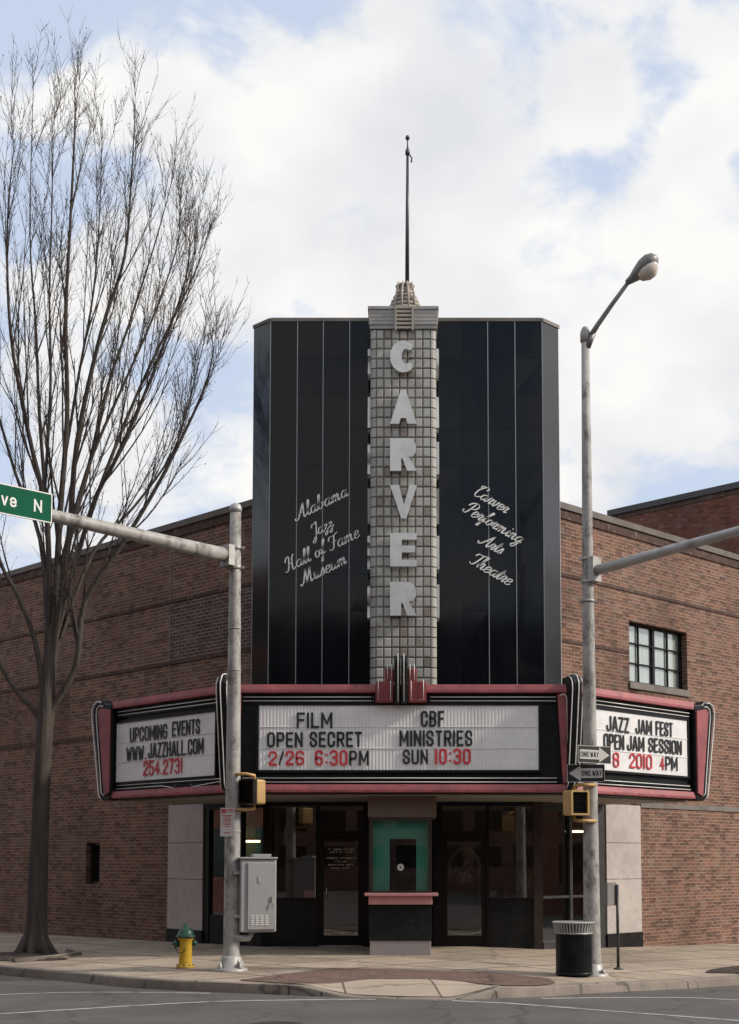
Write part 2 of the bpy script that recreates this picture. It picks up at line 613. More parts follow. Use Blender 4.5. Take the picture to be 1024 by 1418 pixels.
M = dict(
    brick=brick_mat('brick', (.245, .115, .080), (.130, .068, .053), (.315, .25, .195), bw=.23, rh=.078, ms=.009),
    brick_blue=brick_mat('blue_brick', (.125, .062, .056), (.07, .042, .042), (.30, .25, .21), bw=.23, rh=.078, ms=.010),
    brick_pale=brick_mat('brown_brick', (.21, .10, .07), (.12, .06, .047), (.22, .165, .125), bw=.23, rh=.078, ms=.009),
    brick_red=brick_mat('red_brick', (.20, .06, .04), (.13, .045, .034), (.17, .12, .10)),
    brick_dark=brick_mat('dark_brick_course', (.115, .062, .048), (.07, .043, .036), (.10, .08, .07), bw=.0705, rh=.21),
    coping=pmat('weathered_coping', (.185, .165, .15), .55, .2, 2, .1, spec=.3, stain=(.06, .055, .05)),
    stone=pmat('grey_stone_panel', (.48, .435, .41), .6, .10, 6, .05, 200, stain=(.27, .25, .24), stain_amt=.5),
    black_stone=pmat('black_stone', (.014, .015, .016), .3, .3, 8, spec=.2, stain=(.03, .028, .026)),
    black_glass=pmat('black_glass', (.004, .006, .009), .03, .2, 1, spec=.24, bump=.03, bscale=1.1, stretch=(1.5, 1.5, .3), stain=(.011, .012, .013), stain_amt=.6, stain_scale=3),
    side_glass=pmat('side_glass', (.012, .014, .016), .07, .2, 1, spec=.6),
    seam=pmat('silver_seam', (.30, .31, .32), .45, .1, 4, metal=.3),
    script=pmat('white_script', (.93, .93, .91), .5, .05, 5),
    block=block_mat('glass_block', (.34, .34, .315), (.455, .46, .43)),
    block_mid=block_mat('warm_glass_block', (.22, .19, .165), (.40, .37, .33)),
    grout=pmat('rusty_grout', (.10, .085, .07), .8, .4, 6),
    letter=pmat('brushed_letter', (.62, .63, .62), .36, .10, 1.5, stain=(.36, .36, .34), stain_scale=2.5, metal=.4),
    head=pmat('grey_cap', (.35, .345, .335), .65, .15, 3, .1, stain=(.13, .10, .08)),
    rib=pmat('weathered_rib', (.38, .34, .295), .5, .2, 4, stain=(.16, .10, .07)),
    mast=pmat('mast_grey', (.06, .062, .065), .4, .2, 6, metal=.3),
    red=pmat('faded_red_paint', (.32, .082, .094), .55, .22, 2.2, stain=(.17, .05, .055), stain_amt=.85, stain_scale=2.6),
    red_dark=pmat('dark_red_enamel', (.22, .035, .04), .4, .2, 4),
    black=pmat('black_enamel', (.008, .010, .011), .38, .3, 4, spec=.22),
    blacksat=pmat('black_frame', (.010, .009, .009), .4, .3, 5, spec=.2),
    bronze=pmat('dark_bronze_frame', (.035, .025, .02), .35, .3, 5),
    board=pmat('letter_board', (.80, .80, .81), .45, .06, 3, stain=(.5, .5, .5), stain_amt=.4),
    neon=pmat('unlit_neon_glass', (.82, .82, .80), .25, .05, 8),
    blkletter=pmat('black_letter', (.018, .02, .02), .4, .2, 9),
    redletter=pmat('red_letter', (.55, .035, .05), .4, .1, 9),
    soffit=pmat('soffit', (.30, .27, .23), .7, .12, 2, stain=(.15, .12, .10)),
    glass=glass_mat('shop_glass', (.62, .62, .58)),
    glass2=glass_mat('pane_glass', (.9, .92, .92)),
    lobby=pmat('lobby_wall', (.36, .26, .19), .7, .2, 2),
    lobby_floor=pmat('lobby_floor', (.2, .165, .14), .4, .3, 2),
    teal=pmat('teal_partition', (.09, .43, .31), .5, .08, 2),
    pink=pmat('pink_ledge', (.52, .24, .25), .5, .12, 3, stain=(.35, .15, .16)),
    granite=pmat('grey_granite', (.30, .27, .275), .55, .2, 40),
    fascia=pmat('brown_fascia', (.13, .095, .07), .6, .15, 3, stain=(.10, .06, .035)),
    steel=pmat('galvanised_steel', (.42, .42, .41), .5, .14, 5, .03, metal=.2, stain=(.20, .185, .175), stain_amt=.7, stain_scale=3),
    polepaint=pmat('worn_pole_paint', (.36, .35, .335), .55, .2, 5, .12, stain=(.08, .07, .065), stain_amt=1.0, stain_scale=5.5, stretch=(1, 1, .6)),
    cabinet=pmat('cabinet_grey', (.36, .365, .375), .5, .08, 2, stain=(.26, .24, .23), stain_scale=2, stain_amt=.5),
    dark_steel=pmat('dark_steel', (.05, .05, .05), .45, .3, 8, metal=.3),
    green_sign=pmat('green_sign', (.002, .095, .05), .6, .08, 3, spec=.08),
    white=pmat('white_paint', (.74, .74, .72), .5, .06, 4),
    sign_white=pmat('sign_white', (.50, .49, .47), .5, .08, 4),
    sign_red=pmat('sign_red', (.42, .05, .06), .5, .1, 9),
    sign_black=pmat('sign_black', (.018, .017, .017), .35, .2, 4),
    sign_grey=pmat('sign_back_grey', (.20, .19, .18), .5, .15, 5),
    yellow=pmat('signal_yellow', (.50, .32, .125), .5, .14, 5, stain=(.30, .18, .08)),
    hyd_yellow=pmat('hydrant_yellow', (.66, .42, .03), .45, .12, 7, stain=(.35, .2, .03), stain_amt=.6, stain_scale=5),
    hyd_green=pmat('hydrant_green', (.012, .07, .048), .4, .2, 7),
    asphalt=joint_mat('asphalt', (.125, .115, .11), 300, 300, (.05, .05, .05), .05, 0, (.062, .058, .056), 0, .5, .7, .4),
    concrete=joint_mat('concrete_paving', (.43, .355, .28), 1.5, 1.5, (.07, .058, .048), .08, .03, (.13, .105, .085), R(45), dirt=.62, crack=.4),
    ramp=joint_mat('ramp_concrete', (.42, .355, .285), 1.3, 6, (.12, .09, .07), .05, .018, (.26, .21, .165), R(-6), dirt=.3),
    kerb=joint_mat('kerb_concrete', (.27, .235, .20), 3, 30, (.08, .07, .06), .05, .02, (.09, .075, .065), dirt=.6),
    paver=joint_mat('brick_paving', (.185, .122, .098), .2, .1, (.07, .05, .04), .18, .006, (.07, .05, .042), R(45), .3, .5),
    paint=pmat('road_paint', (.50, .49, .47), .7, .15, 6, .2, stain=(.10, .095, .09), stain_amt=.95, stain_scale=4.5),
    soil=pmat('mulch', (.045, .028, .02), .9, .5, 12, 1.0, 30),
    bark=pmat('bark', (.058, .047, .040), .9, .5, 9, 1.6, 11, stretch=(1, 1, .16), stain=(.085, .075, .066), stain_scale=5),
    twig=pmat('twig_bark', (.036, .026, .022), .9, .25, 6),
    sky_sheen=pmat('painted_sky_sheen', (.76, .80, .76), .6, .06, 2),  # pale tone painted for sky reflected in the steel window
    chrome=pmat('chrome', (.6, .6, .6), .2, .1, 9, metal=1),
    lens=pmat('lamp_lens', (.62, .56, .50), .2, .2, 14),
    lamp_shell=pmat('lamp_shell', (.20, .20, .20), .45, .15, 6, metal=.3),
    tube_light=emit_mat('fluorescent_tube', (1, .80, .48), 9.0),
    roof=pmat('roof_felt', (.10, .10, .10), .9, .2, 2),
    far_wall=pmat('far_stucco', (.13, .115, .10), .8, .15, .4),
    far_glass=pmat('far_glass', (.012, .017, .018), .1, .3, .5),
    orange=pmat('orange_plastic', (.75, .16, .03), .4, .1, 9),
    plaster=pmat('white_plaster', (.62, .58, .53), .6, .12, 9),
)


# ------------------------------------------------------------------ ground
def gz(x):
    x = max(-40, min(40, x))
    return .015 * (x + 2.5) if x < -2.5 else (-.04 * (x - 1.5) if x > 1.5 else 0.0)


KERB = [(-46, 64.6), (-6.92, 23.82), (-5.32, 22.3), (-3.91, 20.83), (-2.51, 19.95), (-1.56, 19.62), (-.31, 19.03), (.2, 18.9),
        (.68, 18.84), (1.93, 19.4), (3.03, 20.58), (4.33, 21.6), (5.67, 22.9), (46, 63.2)]


def smooth_line(pts, step, corner=1):
    """resample a polyline, lightly rounded"""
    for _ in range(corner):
        q = [pts[0]]
        for a, b in zip(pts, pts[1:]):
            q.append((a[0] * .75 + b[0] * .25, a[1] * .75 + b[1] * .25))
            q.append((a[0] * .25 + b[0] * .75, a[1] * .25 + b[1] * .75))
        q.append(pts[-1])
        pts = q
    r = [pts[0]]
    for a, b in zip(pts, pts[1:]):
        d = math.dist(a, b)
        st = step if max(abs(a[0]), abs(b[0])) < 9 else 2.5
        k = max(1, int(d / st))
        for i in range(1, k + 1):
            r.append((a[0] + (b[0] - a[0]) * i / k, a[1] + (b[1] - a[1]) * i / k))
    return r


KL = smooth_line(KERB, .12)


def kerb_y(x):
    for a, b in zip(KL, KL[1:]):
        if a[0] <= x <= b[0]:
            return a[1] + (b[1] - a[1]) * (x - a[0]) / (b[0] - a[0] + 1e-9)
    return 60


def sstep(t):
    t = max(0, min(1, t))
    return t * t * (3 - 2 * t)


def dip(x): return sstep((1.5 - abs(x - .05)) / .85)


def walk_z(x, y):
    z = gz(x)
    f = dip(x)
    if f > 0:
        z -= .125 * f * sstep(1 - (y - kerb_y(x)) / 1.35)
    return z


def strip(rows, name, mat, parent=None, smooth=False):
    mb = MB()
    vs = [[mb.bm.verts.new(p) for p in r] for r in rows]
    for r0, r1 in zip(vs, vs[1:]):
        for i in range(len(r0) - 1):
            f = mb.bm.faces.new((r0[i], r0[i + 1], r1[i + 1], r1[i]))
            f.smooth = smooth
    return mb.build(name, mat, parent)


# road: one great sheet
xs = [-300, -40, -20, -10, -6, -4, -2.5, -1, 0, 1.5, 3, 5, 8, 12, 20, 40, 300]
ys = [-250, -60, -20, 0, 8, 14, 18, 22, 30, 45, 80, 400]
road = strip([[(x, y, gz(x) - .14) for x in xs] for y in ys], 'road', M['asphalt'])
tag(road, 'grey asphalt street crossing in front of the corner', kind='structure')

# pavement: kerb back to under the buildings
KO = KL[::1]
rowsA = []
BACK = [(-46, 71), (-20, 45.9), (-2.7, 28.7), (0, 28.7), (2.9, 28.7), (15.3, 41), (46, 71)]
BL = smooth_line(BACK, .4, 0)


def along(poly, f):
    ds = [0]
    for a, b in zip(poly, poly[1:]): ds.append(ds[-1] + math.dist(a, b))
    t = f * ds[-1]
    for i in range(len(poly) - 1):
        if ds[i + 1] >= t - 1e-9:
            k = (t - ds[i]) / (ds[i + 1] - ds[i] + 1e-12)
            return (poly[i][0] + (poly[i + 1][0] - poly[i][0]) * k, poly[i][1] + (poly[i + 1][1] - poly[i][1]) * k)
    return poly[-1]


def normals(line):
    r = []
    for i in range(len(line)):
        a, b = line[max(i - 1, 0)], line[min(i + 1, len(line) - 1)]
        d = Vector((b[0] - a[0], b[1] - a[1]))
        d.normalize()
        r.append((-d.y, d.x))
    return r


KN = normals(KL)
KB = [(p[0] + n[0] * .17, p[1] + n[1] * .17) for p, n in zip(KL, KN)]


def back_of(p):
    x, y = p
    if x < -2.7: return (x, 25.7 - x + .3) if x > -40 else (x, 26 - x)
    if x > 2.9: return (x, 25.5 + x + .3)
    return (x, 28.7)


rows = []
NT = 34
for k in range(NT + 1):
    t = (k / NT) ** 1.3
    row = []
    for p in KB:
        b = back_of(p)
        x, y = p[0], p[1] + (b[1] - p[1]) * t
        row.append((x, y, walk_z(x, y)))
    rows.append(row)
pav = strip(rows, 'pavement', M['concrete'])
tag(pav, 'tan concrete pavement in front of the theatre', kind='structure')

# kerb: face, rounded nose, top
rows = []
for off, dz in ((-.015, -.2), (0.0, -.14), (.012, -.03), (.022, -.008), (.04, 0), (.17, .002)):
    row = []
    for p, n in zip(KL, KN):
        x, y = p[0] + n[0] * off, p[1] + n[1] * off
        top = walk_z(p[0] + n[0] * .1, p[1] + n[1] * .1 + .02)
        base = gz(p[0]) - .14
        hgt = top - base
        z = base + hgt * (1 + dz / .14) if dz > -.141 else base - .05
        row.append((x, y, z))
    rows.append(row)
kerb = strip(rows, 'kerb', M['kerb'], smooth=True)
tag(kerb, 'pale concrete kerb curving round the corner', kind='structure')


def sheet(name, inner, outer, mat, zf, n=40, m=14, lift=.012):
    rows_ = []
    for j in range(m + 1):
        r = []
        for i in range(n + 1):
            a, b = along(inner, i / n), along(outer, i / n)
            x, y = a[0] + (b[0] - a[0]) * j / m, a[1] + (b[1] - a[1]) * j / m
            r.append((x, y, zf(x, y) + lift))
        rows_.append(r)
    return strip(rows_, name, mat)


o = sheet('brick_paving', [(-2.3, 20.25), (-1.51, 19.72), (-.39, 20.5), (.45, 20.5), (.99, 20.15), (1.52, 19.45), (2.0, 19.66)],
          [(-2.35, 20.35), (-1.13, 22.5), (-.01, 22.2), (1.14, 21.9), (2.3, 20.95), (2.35, 20.4), (2.3, 20.1)], M['paver'], walk_z)
tag(o, 'dark brown brick paving band behind the kerb ramp', kind='structure')
o = sheet('kerb_ramp', [(-1.5, 19.74), (-.8, 19.48), (-.31, 19.24), (.2, 19.1), (.68, 19.06), (1.15, 19.28), (1.4, 19.4)],
          [(-1.52, 19.78), (-.39, 20.47), (.45, 20.47), (.97, 20.12), (1.46, 19.46)], M['ramp'], walk_z, lift=.010)
tag(o, 'pale concrete kerb ramp at the corner', kind='structure')


def road_line(pts, wd, name='road_marking'):
    pts = smooth_line(pts, .3, 2)
    nn = normals(pts)
    a = [(p[0] - n[0] * wd / 2, p[1] - n[1] * wd / 2) for p, n in zip(pts, nn)]
    b = [(p[0] + n[0] * wd / 2, p[1] + n[1] * wd / 2) for p, n in zip(pts, nn)]
    o = strip([[(x, y, gz(x) - .135) for x, y in a], [(x, y, gz(x) - .135) for x, y in b]], name, M['paint'])
    return tag(o, 'thin worn white line painted on the asphalt', kind='structure')


road_line([(-8.5, 16.1), (-5.08, 17.53), (-2.77, 18.69), (-.72, 18.98), (-.3, 18.95)], .085)
road_line([(.75, 18.78), (1.45, 18.46), (4.37, 17.45), (8, 16.2)], .085)
road_line([(-8, 19.6), (-5.85, 20.14), (-4.63, 20.38), (-2.72, 19.85)], .07)
road_line([(2.03, 19.3), (3.35, 19.96), (4.39, 20.37), (5.03, 20.21), (7, 20.0)], .07)

# manhole cover
mb = MB()
mb.lathe((-1.43, 16.05, gz(0) - .14), [(.34, 0), (.34, .006), (.30, .008), (.29, .005), (0.0, .006)], 28)
o = mb.build('manhole_cover', M['dark_steel'])
tag(o, 'round dark iron manhole cover in the road at the bottom edge', 'manhole cover')


# planting soil
def mound(name, poly_c, rx, ry, h, rot, label):
    rows_ = []
    rnd = random.Random(3)
    for j in range(9):
        r = j / 8
        row = []
        for i in range(29):
            a = 2 * pi * i / 28
            q = 1 + .12 * sin(3 * a + 1) + .07 * sin(7 * a)
            x, y = rx * r * q * cos(a), ry * r * q * sin(a)
            X = poly_c[0] + x * cos(rot) - y * sin(rot)
            Y = poly_c[1] + x * sin(rot) + y * cos(rot)
            jit = random.Random(int(j * 100 + (i % 28))).uniform(-.018, .018) if 0 < j < 8 else 0
            row.append((X, Y, gz(X) + h * (1 - r * r) + .012 + jit))
        rows_.append(row)
    o_ = strip(rows_, name, M['soil'])
    return tag(o_, label, kind='structure')


mound('planting_soil', (7.0, 24.9), 2.2, .62, .10, R(44), 'dark mulch bed beside the kerb on the right')
mound('tree_soil', (-7.5, 26.2), 1.5, .95, .05, R(-45), 'dark soil pit at the foot of the bare tree')
# low concrete rim of the tree pit
mb = MB()
mb.tube([(-6.95, 24.75, gz(-6.9) + .01), (-6.3, 25.6, gz(-6.3) + .02), (-6.15, 26.4, gz(-6.2) + .02), (-6.6, 27.4, gz(-6.6) + .02)], .06, 8)
tag(mb.build('tree_pit_edging', M['kerb']), 'low concrete edging round the tree pit', kind='structure')


# ------------------------------------------------------------------ theatre building
theatre = thing('theatre_building', 'brick corner theatre with tall black glass tower above its marquee', 'theatre', (0, 28.2, 0))
FL, FR = leftf(25.4), rightf(25.2)
FS = front(28.2)
FT = front(27.95)
ZT = 9.32


def wall_holes(mb, f, u0, u1, z0, z1, n0, n1, holes):
    us = sorted({u0, u1} | {h[0] for h in holes} | {h[1] for h in holes})
    for a, b in zip(us, us[1:]):
        cols = sorted([h for h in holes if h[0] <= a + 1e-6 and h[1] >= b - 1e-6], key=lambda h: h[2])
        z = z0
        for h in cols:
            if h[2] > z: mb.box(f, a, b, n0, n1, z, h[2])
            z = h[3]
        if z1 > z: mb.box(f, a, b, n0, n1, z, z1)


# left wall, X+Y = 25.4 ; u = X*Q ; window opening
LW0, LW1 = -20 * Q, -2.80 * Q
VH = (-7.55 * Q, -7.13 * Q, 1.2, 2.19)
mb = MB()
wall_holes(mb, FL, LW0, -5.14 * Q, -.6, ZT, -.3, 0, [VH])
mb.box(FL, -5.14 * Q, LW1, -.3, 0, 2.98, ZT)
wl = mb.build('brick_wall', M['brick'], theatre)
wl['label'] = 'long brick wall facing the left street'
# stepped back slot of the control joint and shadow courses: thin dark soldier courses
mb = MB()
for z, h in ((7.62, .075), (6.2, .075), (4.69, .085)):
    mb.box(FL, LW0, LW1 - (.35 if z > 5 else 2.0), -.05, .022, z, z + h)
mb.box(FL, LW0, LW1 - .4, -.05, .03, 9.12, ZT)
mb.build('brick_band', M['brick_dark'], wl)
mb = MB()
mb.box(FL, -5.215 * Q, -5.19 * Q, -.02, .006, 4.95, 9.12)
mb.build('control_joint', M['coping'], wl)
MB().box(FL, -5.18 * Q, LW1 - .36, -.02, .007, 6.29, 7.61).build('brick_panel', M['brick_blue'], wl)
MB().box(FL, LW0 + 3, -8.2 * Q, -.02, .007, 4.79, 6.19).build('brick_panel', M['brick_pale'], wl)
# right wall, Y-X = 25.2
RW0, RW1 = 3.0 * Q, 15.4 * Q
WH = (5.25 * Q, 6.92 * Q, 5.80, 7.2)
mb = MB()
wall_holes(mb, FR, 5.47 * Q, RW1, -1.2, ZT, -.3, 0, [WH])
mb.box(FR, RW0, WH[0], -.3, 0, 2.98, ZT) if False else wall_holes(mb, FR, RW0, 5.47 * Q, 2.98, ZT, -.3, 0, [(WH[0], 5.47 * Q, WH[2], WH[3])])
wr = mb.build('brick_wall', M['brick'], theatre)
wr['label'] = 'brick wall facing the right street with a steel window'
mb = MB()
mb.box(FR, RW0 + .5, RW1, -.05, .03, 9.12, ZT)
mb.box(FR, RW0 + .5, RW1, -.05, .022, 7.86, 7.935)
mb.box(FR, RW0 + .5, WH[0] - .02, -.05, .018, 6.43, 6.50)
mb.build('brick_band', M['brick_dark'], wr)
mb = MB()
mb.box(FR, 5.49 * Q, RW1, -.05, .025, 2.96, 3.08)
mb.build('stone_band', M['coping'], wr)
for f, a, b in ((FL, LW0, LW1 - .35), (FR, RW0 + .35, RW1)):
    mb = MB()
    mb.prism([f(a, -.42, ZT), f(b, -.42, ZT), f(b, .07, ZT), f(a, .07, ZT)], [f(a, -.42, ZT + .15), f(b, -.42, ZT + .15), f(b, .09, ZT + .13), f(a, .09, ZT + .13)])
    mb.build('coping', M['coping'], theatre)
# roof and hidden back walls
foot = [(-2.9, 28.4), (-19.9, 45.5), (-12, 53.4), (.6, 41.8), (7.4, 48.6), (15.3, 40.7), (2.9, 28.4)]
mb = MB()
mb.prism([Vector((x, y, 8.6)) for x, y in foot], [Vector((x, y, 8.8)) for x, y in foot])
mb.build('roof', M['roof'], theatre)
mb = MB()
for a, b in zip(foot[1:], foot[2:-1]):
    d = Vector((b[0] - a[0], b[1] - a[1], 0))
    t = d.normalized()
    mb.box(Frame((a[0], a[1], 0), t, (t.y, -t.x, 0)), -.1, d.length, -.02, .25, -1.2, 9.3)
mb.build('rear_wall', M['brick_red'], theatre)

# left narrow window
vw = MB().box(FL, VH[0], VH[1], -.29, -.25, VH[2], VH[3]).build('narrow_window', M['far_glass'], theatre)
mb = MB()
for a in ((VH[0], VH[0] + .05, VH[2], VH[3]), (VH[1] - .05, VH[1], VH[2], VH[3]), (VH[0] + .05, VH[1] - .05, VH[2], VH[2] + .05), (VH[0] + .05, VH[1] - .05, VH[3] - .05, VH[3])):
    mb.box(FL, a[0], a[1], -.25, -.12, a[2], a[3])
mb.build('window_frame', M['bronze'], vw)

# steel casement on the right wall
sw = MB().box(FR, WH[0], WH[1], -.21, -.2, WH[2], WH[3]).build('steel_window', M['glass2'], theatre)
mb = MB()
W = WH[1] - WH[0]
Hh = WH[3] - WH[2]
for a, b in ((0, .06), (W * .25 - .012, W * .25 + .012), (W * .5 - .045, W * .5 + .045), (W * .75 - .012, W * .75 + .012), (W - .06, W)):
    mb.box(FR, WH[0] + a, WH[0] + b, -.199, -.15, WH[2] + .06, WH[3] - .05)
for a, b in ((0, .06), (Hh * .34 - .012, Hh * .34 + .012), (Hh * .67 - .012, Hh * .67 + .012), (Hh - .05, Hh)):
    mb.box(FR, WH[0], WH[1], -.199, -.152, WH[2] + a, WH[2] + b)
mb.build('window_frame', M['blacksat'], sw)
mb = MB()
for i in range(14):
    u = WH[0] + W * i / 14
    mb.box(FR, u, u + W / 14 - .012, -.235, -.222, WH[2], WH[3])
mb.box(FR, WH[0], WH[1], -.25, -.237, WH[2], WH[3])
mb.build('sky_sheen', M['sky_sheen'], sw)  # pale slats and sheet stand in for sky mirrored in the panes
MB().box(FR, WH[0] - .04, WH[1] + .04, -.15, .05, WH[2] - .15, WH[2] + .001).build('sill', M['coping'], sw)
MB().box(FR, WH[0], WH[1], -.5, -.48, WH[2], WH[3]).build('backing', M['lobby'], sw)

# stone pilaster panels beside the entrance
for f, a, b, bb in ((FL, -5.14, -4.23, -.02), (FR, 4.55, 5.47, -.10)):
    m_ = MB()
    z0 = .27 + bb
    for i, (za, zb) in enumerate(((z0, 1.35), (1.36, 2.15), (2.16, 3.0))):
        m_.box(f, a * Q, b * Q, -.35, .03, za, zb)
    p = m_.build('stone_panel', M['stone'], theatre, bevel=.006)
    MB().box(f, a * Q - .01, b * Q + .01, -.3, .045, -.6, z0).build('panel_base', M['black_stone'], p)
# hidden wall behind the panels
MB().box(FL, -5.14 * Q, -4.23 * Q, -.3, -.36, -.6, 2.98)

# ---- black glass tower
TL, TR, TZ = -2.697, 3.065, 13.17
CH = .55
gt = MB()
gt.box(FT, TL, TR, -.3, -.012, 3.0, TZ)
gtower = gt.build('glass_tower', M['black_glass'], theatre)
FTL = Frame((TL, 27.95, 0), (S2, -S2, 0), (-S2, -S2, 0))
FTR = Frame((TR, 27.95, 0), (S2, S2, 0), (S2, -S2, 0))
MB().box(FTL, -CH, -.002, -.3, 0, 3.0, TZ).build('tower_side', M['side_glass'], theatre)
MB().box(FTR, .002, CH, -.3, 0, 3.0, TZ).build('tower_side', M['side_glass'], theatre)
mb = MB()                                            # returns and back, brick
mb.box(FTL, -CH + .003, -CH + .25, -4.0, -.301, 8.6, TZ - .02)
mb.box(FTR, CH - .25, CH - .003, -4.0, -.301, 8.6, TZ - .02)
mb.build('tower_return', M['brick_dark'], theatre)
mb = MB()
mb.prism([Vector((x, y, TZ - .2)) for x, y in ((TL - .3, 28.4), (TL, 28.2), (TR, 28.2), (TR + .3, 28.4), (TR - 2.4, 31.4), (TL + 2.4, 31.4))],
         [Vector((x, y, TZ - .1)) for x, y in ((TL - .3, 28.4), (TL, 28.2), (TR, 28.2), (TR + .3, 28.4), (TR - 2.4, 31.4), (TL + 2.4, 31.4))])
mb.build('tower_roof', M['roof'], theatre)
mb = MB()
mb.box(FT, TL + .01, TR - .01, -.34, .02, TZ, TZ + .075)
mb.box(FTL, -CH - .02, -.012, -.34, .02, TZ, TZ + .075)
mb.box(FTR, .012, CH + .02, -.34, .02, TZ, TZ + .075)
mb.build('tower_coping', M['coping'], theatre)
for u in (TL + .006, -2.12, -1.575, -1.015, 1.908, 2.484, TR - .006):
    MB().box(FT, u - .008, u + .008, -.01, .014, 4.9, TZ).build('seam', M['seam'], gtower)
rp2 = random.Random(21)
bays = [TL + .016, -2.12, -1.575, -1.015, -.60, .83, 1.37, 1.908, 2.484, TR - .016]
zrow = [4.9] + [5.4 + .775 * k for k in range(1, 10)] + [TZ - .002]
for a, b in zip(bays, bays[1:]):
    if a == -.60: continue                             # behind the vertical sign
    for z0_, z1_ in zip(zrow, zrow[1:]):
        q = [.003 + rp2.uniform(0, .004) for _ in range(4)]
        u0_, u1_ = a + .0085, b - .0085
        if b == -.60: u1_ = b
        MB().prism([FT(u0_, -.01, z0_ + .002), FT(u1_, -.01, z0_ + .002), FT(u1_, -.01, z1_ - .002), FT(u0_, -.01, z1_ - .002)],
                   [FT(u0_, q[0], z0_ + .002), FT(u1_, q[1], z0_ + .002), FT(u1_, q[2] + q[0] - q[3] - q[1] + q[1], z1_ - .002), FT(u0_, q[3], z1_ - .002)]
                   ).build('glass_panel', M['black_glass'], gtower)
MB().box(FTL, -CH, -CH + .018, -.01, .006, 4.9, TZ).build('edge_trim', M['seam'], gtower)
MB().box(FTR, CH - .018, CH, -.01, .006, 4.9, TZ).build('edge_trim', M['seam'], gtower)

# ---- storefront (entrance)
sf = MB()
ZS = 3.02
for a, b in ((-2.80, -2.64), (-1.70, -1.63), (-.72, -.58), (.74, .93), (1.84, 1.90)):
    sf.box(FS, a, b, -.14, 0, -.1, ZS)
for a, b in ((-2.64, -1.70), (-1.63, -.72), (.93, 1.84), (1.90, 2.82)):
    sf.box(FS, a, b, -.13, -.01, 2.90, ZS)
for a, b in ((-1.63, -.72), (.93, 1.84)):
    sf.box(FS, a, b, -.12, -.012, 2.30, 2.38)
for a, b in ((-2.64, -1.70), (1.90, 2.82)):
    sf.box(FS, a, b, -.12, -.012, .94, 1.0)
sf.box(FS, -.58, .74, -.4, -.3, -.1, ZS)
sf.box(FL, -3.36 * Q, -3.30 * Q, -.12, 0, -.1, ZS)
sf.box(FL, -4.23 * Q, -4.10 * Q, -.14, 0, -.2, ZS)
sf.box(FL, -4.10 * Q, -2.83 * Q, -.12, -.01, 2.86, ZS)
sf.build('storefront_frame', M['blacksat'], theatre)
sf = MB()
sf.box(FS, 2.82, 3.0, -.14, .01, -.15, ZS)
sf.build('corner_post', M['bronze'], theatre)
sf = MB()
sf.box(FR, 3.66 * Q, 3.72 * Q, -.12, 0, -.2, ZS)
sf.box(FR, 4.36 * Q, 4.55 * Q, -.14, 0, -.3, ZS)
sf.box(FR, 3.03 * Q, 4.36 * Q, -.12, -.01, 2.80, ZS)
for a, b in ((3.03, 3.66), (3.72, 4.36)):
    sf.box(FR, a * Q, b * Q, -.1, -.012, .98, 1.03)
    sf.box(FR, a * Q, b * Q, -.1, -.012, -.3, .08)
sf.build('side_frame', M['dark_steel'], theatre)
MB().box(FS, -2.64, -1.70, -.1, -.02, -.1, .94).build('bulkhead', M['black_stone'], theatre)
MB().box(FS, 1.90, 2.82, -.1, -.02, -.1, .94).build('bulkhead', M['black_stone'], theatre)
MB().box(FL, -4.10 * Q, -3.36 * Q, -.1, -.02, -.2, .6).build('bulkhead', M['black_stone'], theatre)
MB().box(FL, -3.30 * Q, -2.83 * Q, -.1, -.02, -.2, .6).build('bulkhead', M['black_stone'], theatre)
for f, a, b, z0, z1 in ((FS, -2.64, -1.70, 1.0, 2.90), (FS, 1.90, 2.82, 1.0, 2.90), (FL, -4.10 * Q, -3.36 * Q, .6, 2.86),
                        (FL, -3.30 * Q, -2.83 * Q, .6, 2.86), (FR, 3.05 * Q, 3.66 * Q, 1.03, 2.80), (FR, 3.72 * Q, 4.36 * Q, 1.03, 2.80),
                        (FR, 3.05 * Q, 3.66 * Q, .08, .98), (FR, 3.72 * Q, 4.36 * Q, .08, .98)):
    MB().box(f, a, b, -.065, -.06, z0, z1).build('display_window', M['glass'], theatre)
for a, b in ((-1.63, -.72), (.93, 1.84)):
    MB().box(FS, a, b, -.065, -.06, 2.38, 2.90).build('transom_window', M['glass'], theatre)


def door(a, b):
    d = MB()
    d.box(FS, a + .01, a + .10, -.09, -.03, .02, 2.29)
    d.box(FS, b - .10, b - .01, -.09, -.03, .02, 2.29)
    d.box(FS, a + .10, b - .10, -.09, -.03, .02, .22)
    d.box(FS, a + .10, b - .10, -.09, -.03, 2.16, 2.29)
    d = d.build('door', M['blacksat'], theatre)
    MB().box(FS, a + .10, b - .10, -.065, -.06, .22, 2.16).build('door_glass', M['glass'], d)
    return d


dl = door(-1.63, -.72)
dr = door(.93, 1.84)
mb = MB()
mb.tube([FS(-1.47, -.03, 1.0), FS(-1.47, .05, 1.0), FS(-1.47, .05, 1.28), FS(-1.47, -.03, 1.28)], .013, 8)
mb.build('pull_handle', M['chrome'], dl)
mb = MB()
mb.tube([FS(1.66, -.03, 1.0), FS(1.66, .05, 1.0), FS(1.66, .05, 1.28), FS(1.66, -.03, 1.28)], .013, 8)
mb.build('pull_handle', M['dark_steel'], dr)
mb = MB()
mb.box(FS, -1.63, -.74, -.14, .06, 0, .022)
mb.build('threshold', M['steel'], dl)
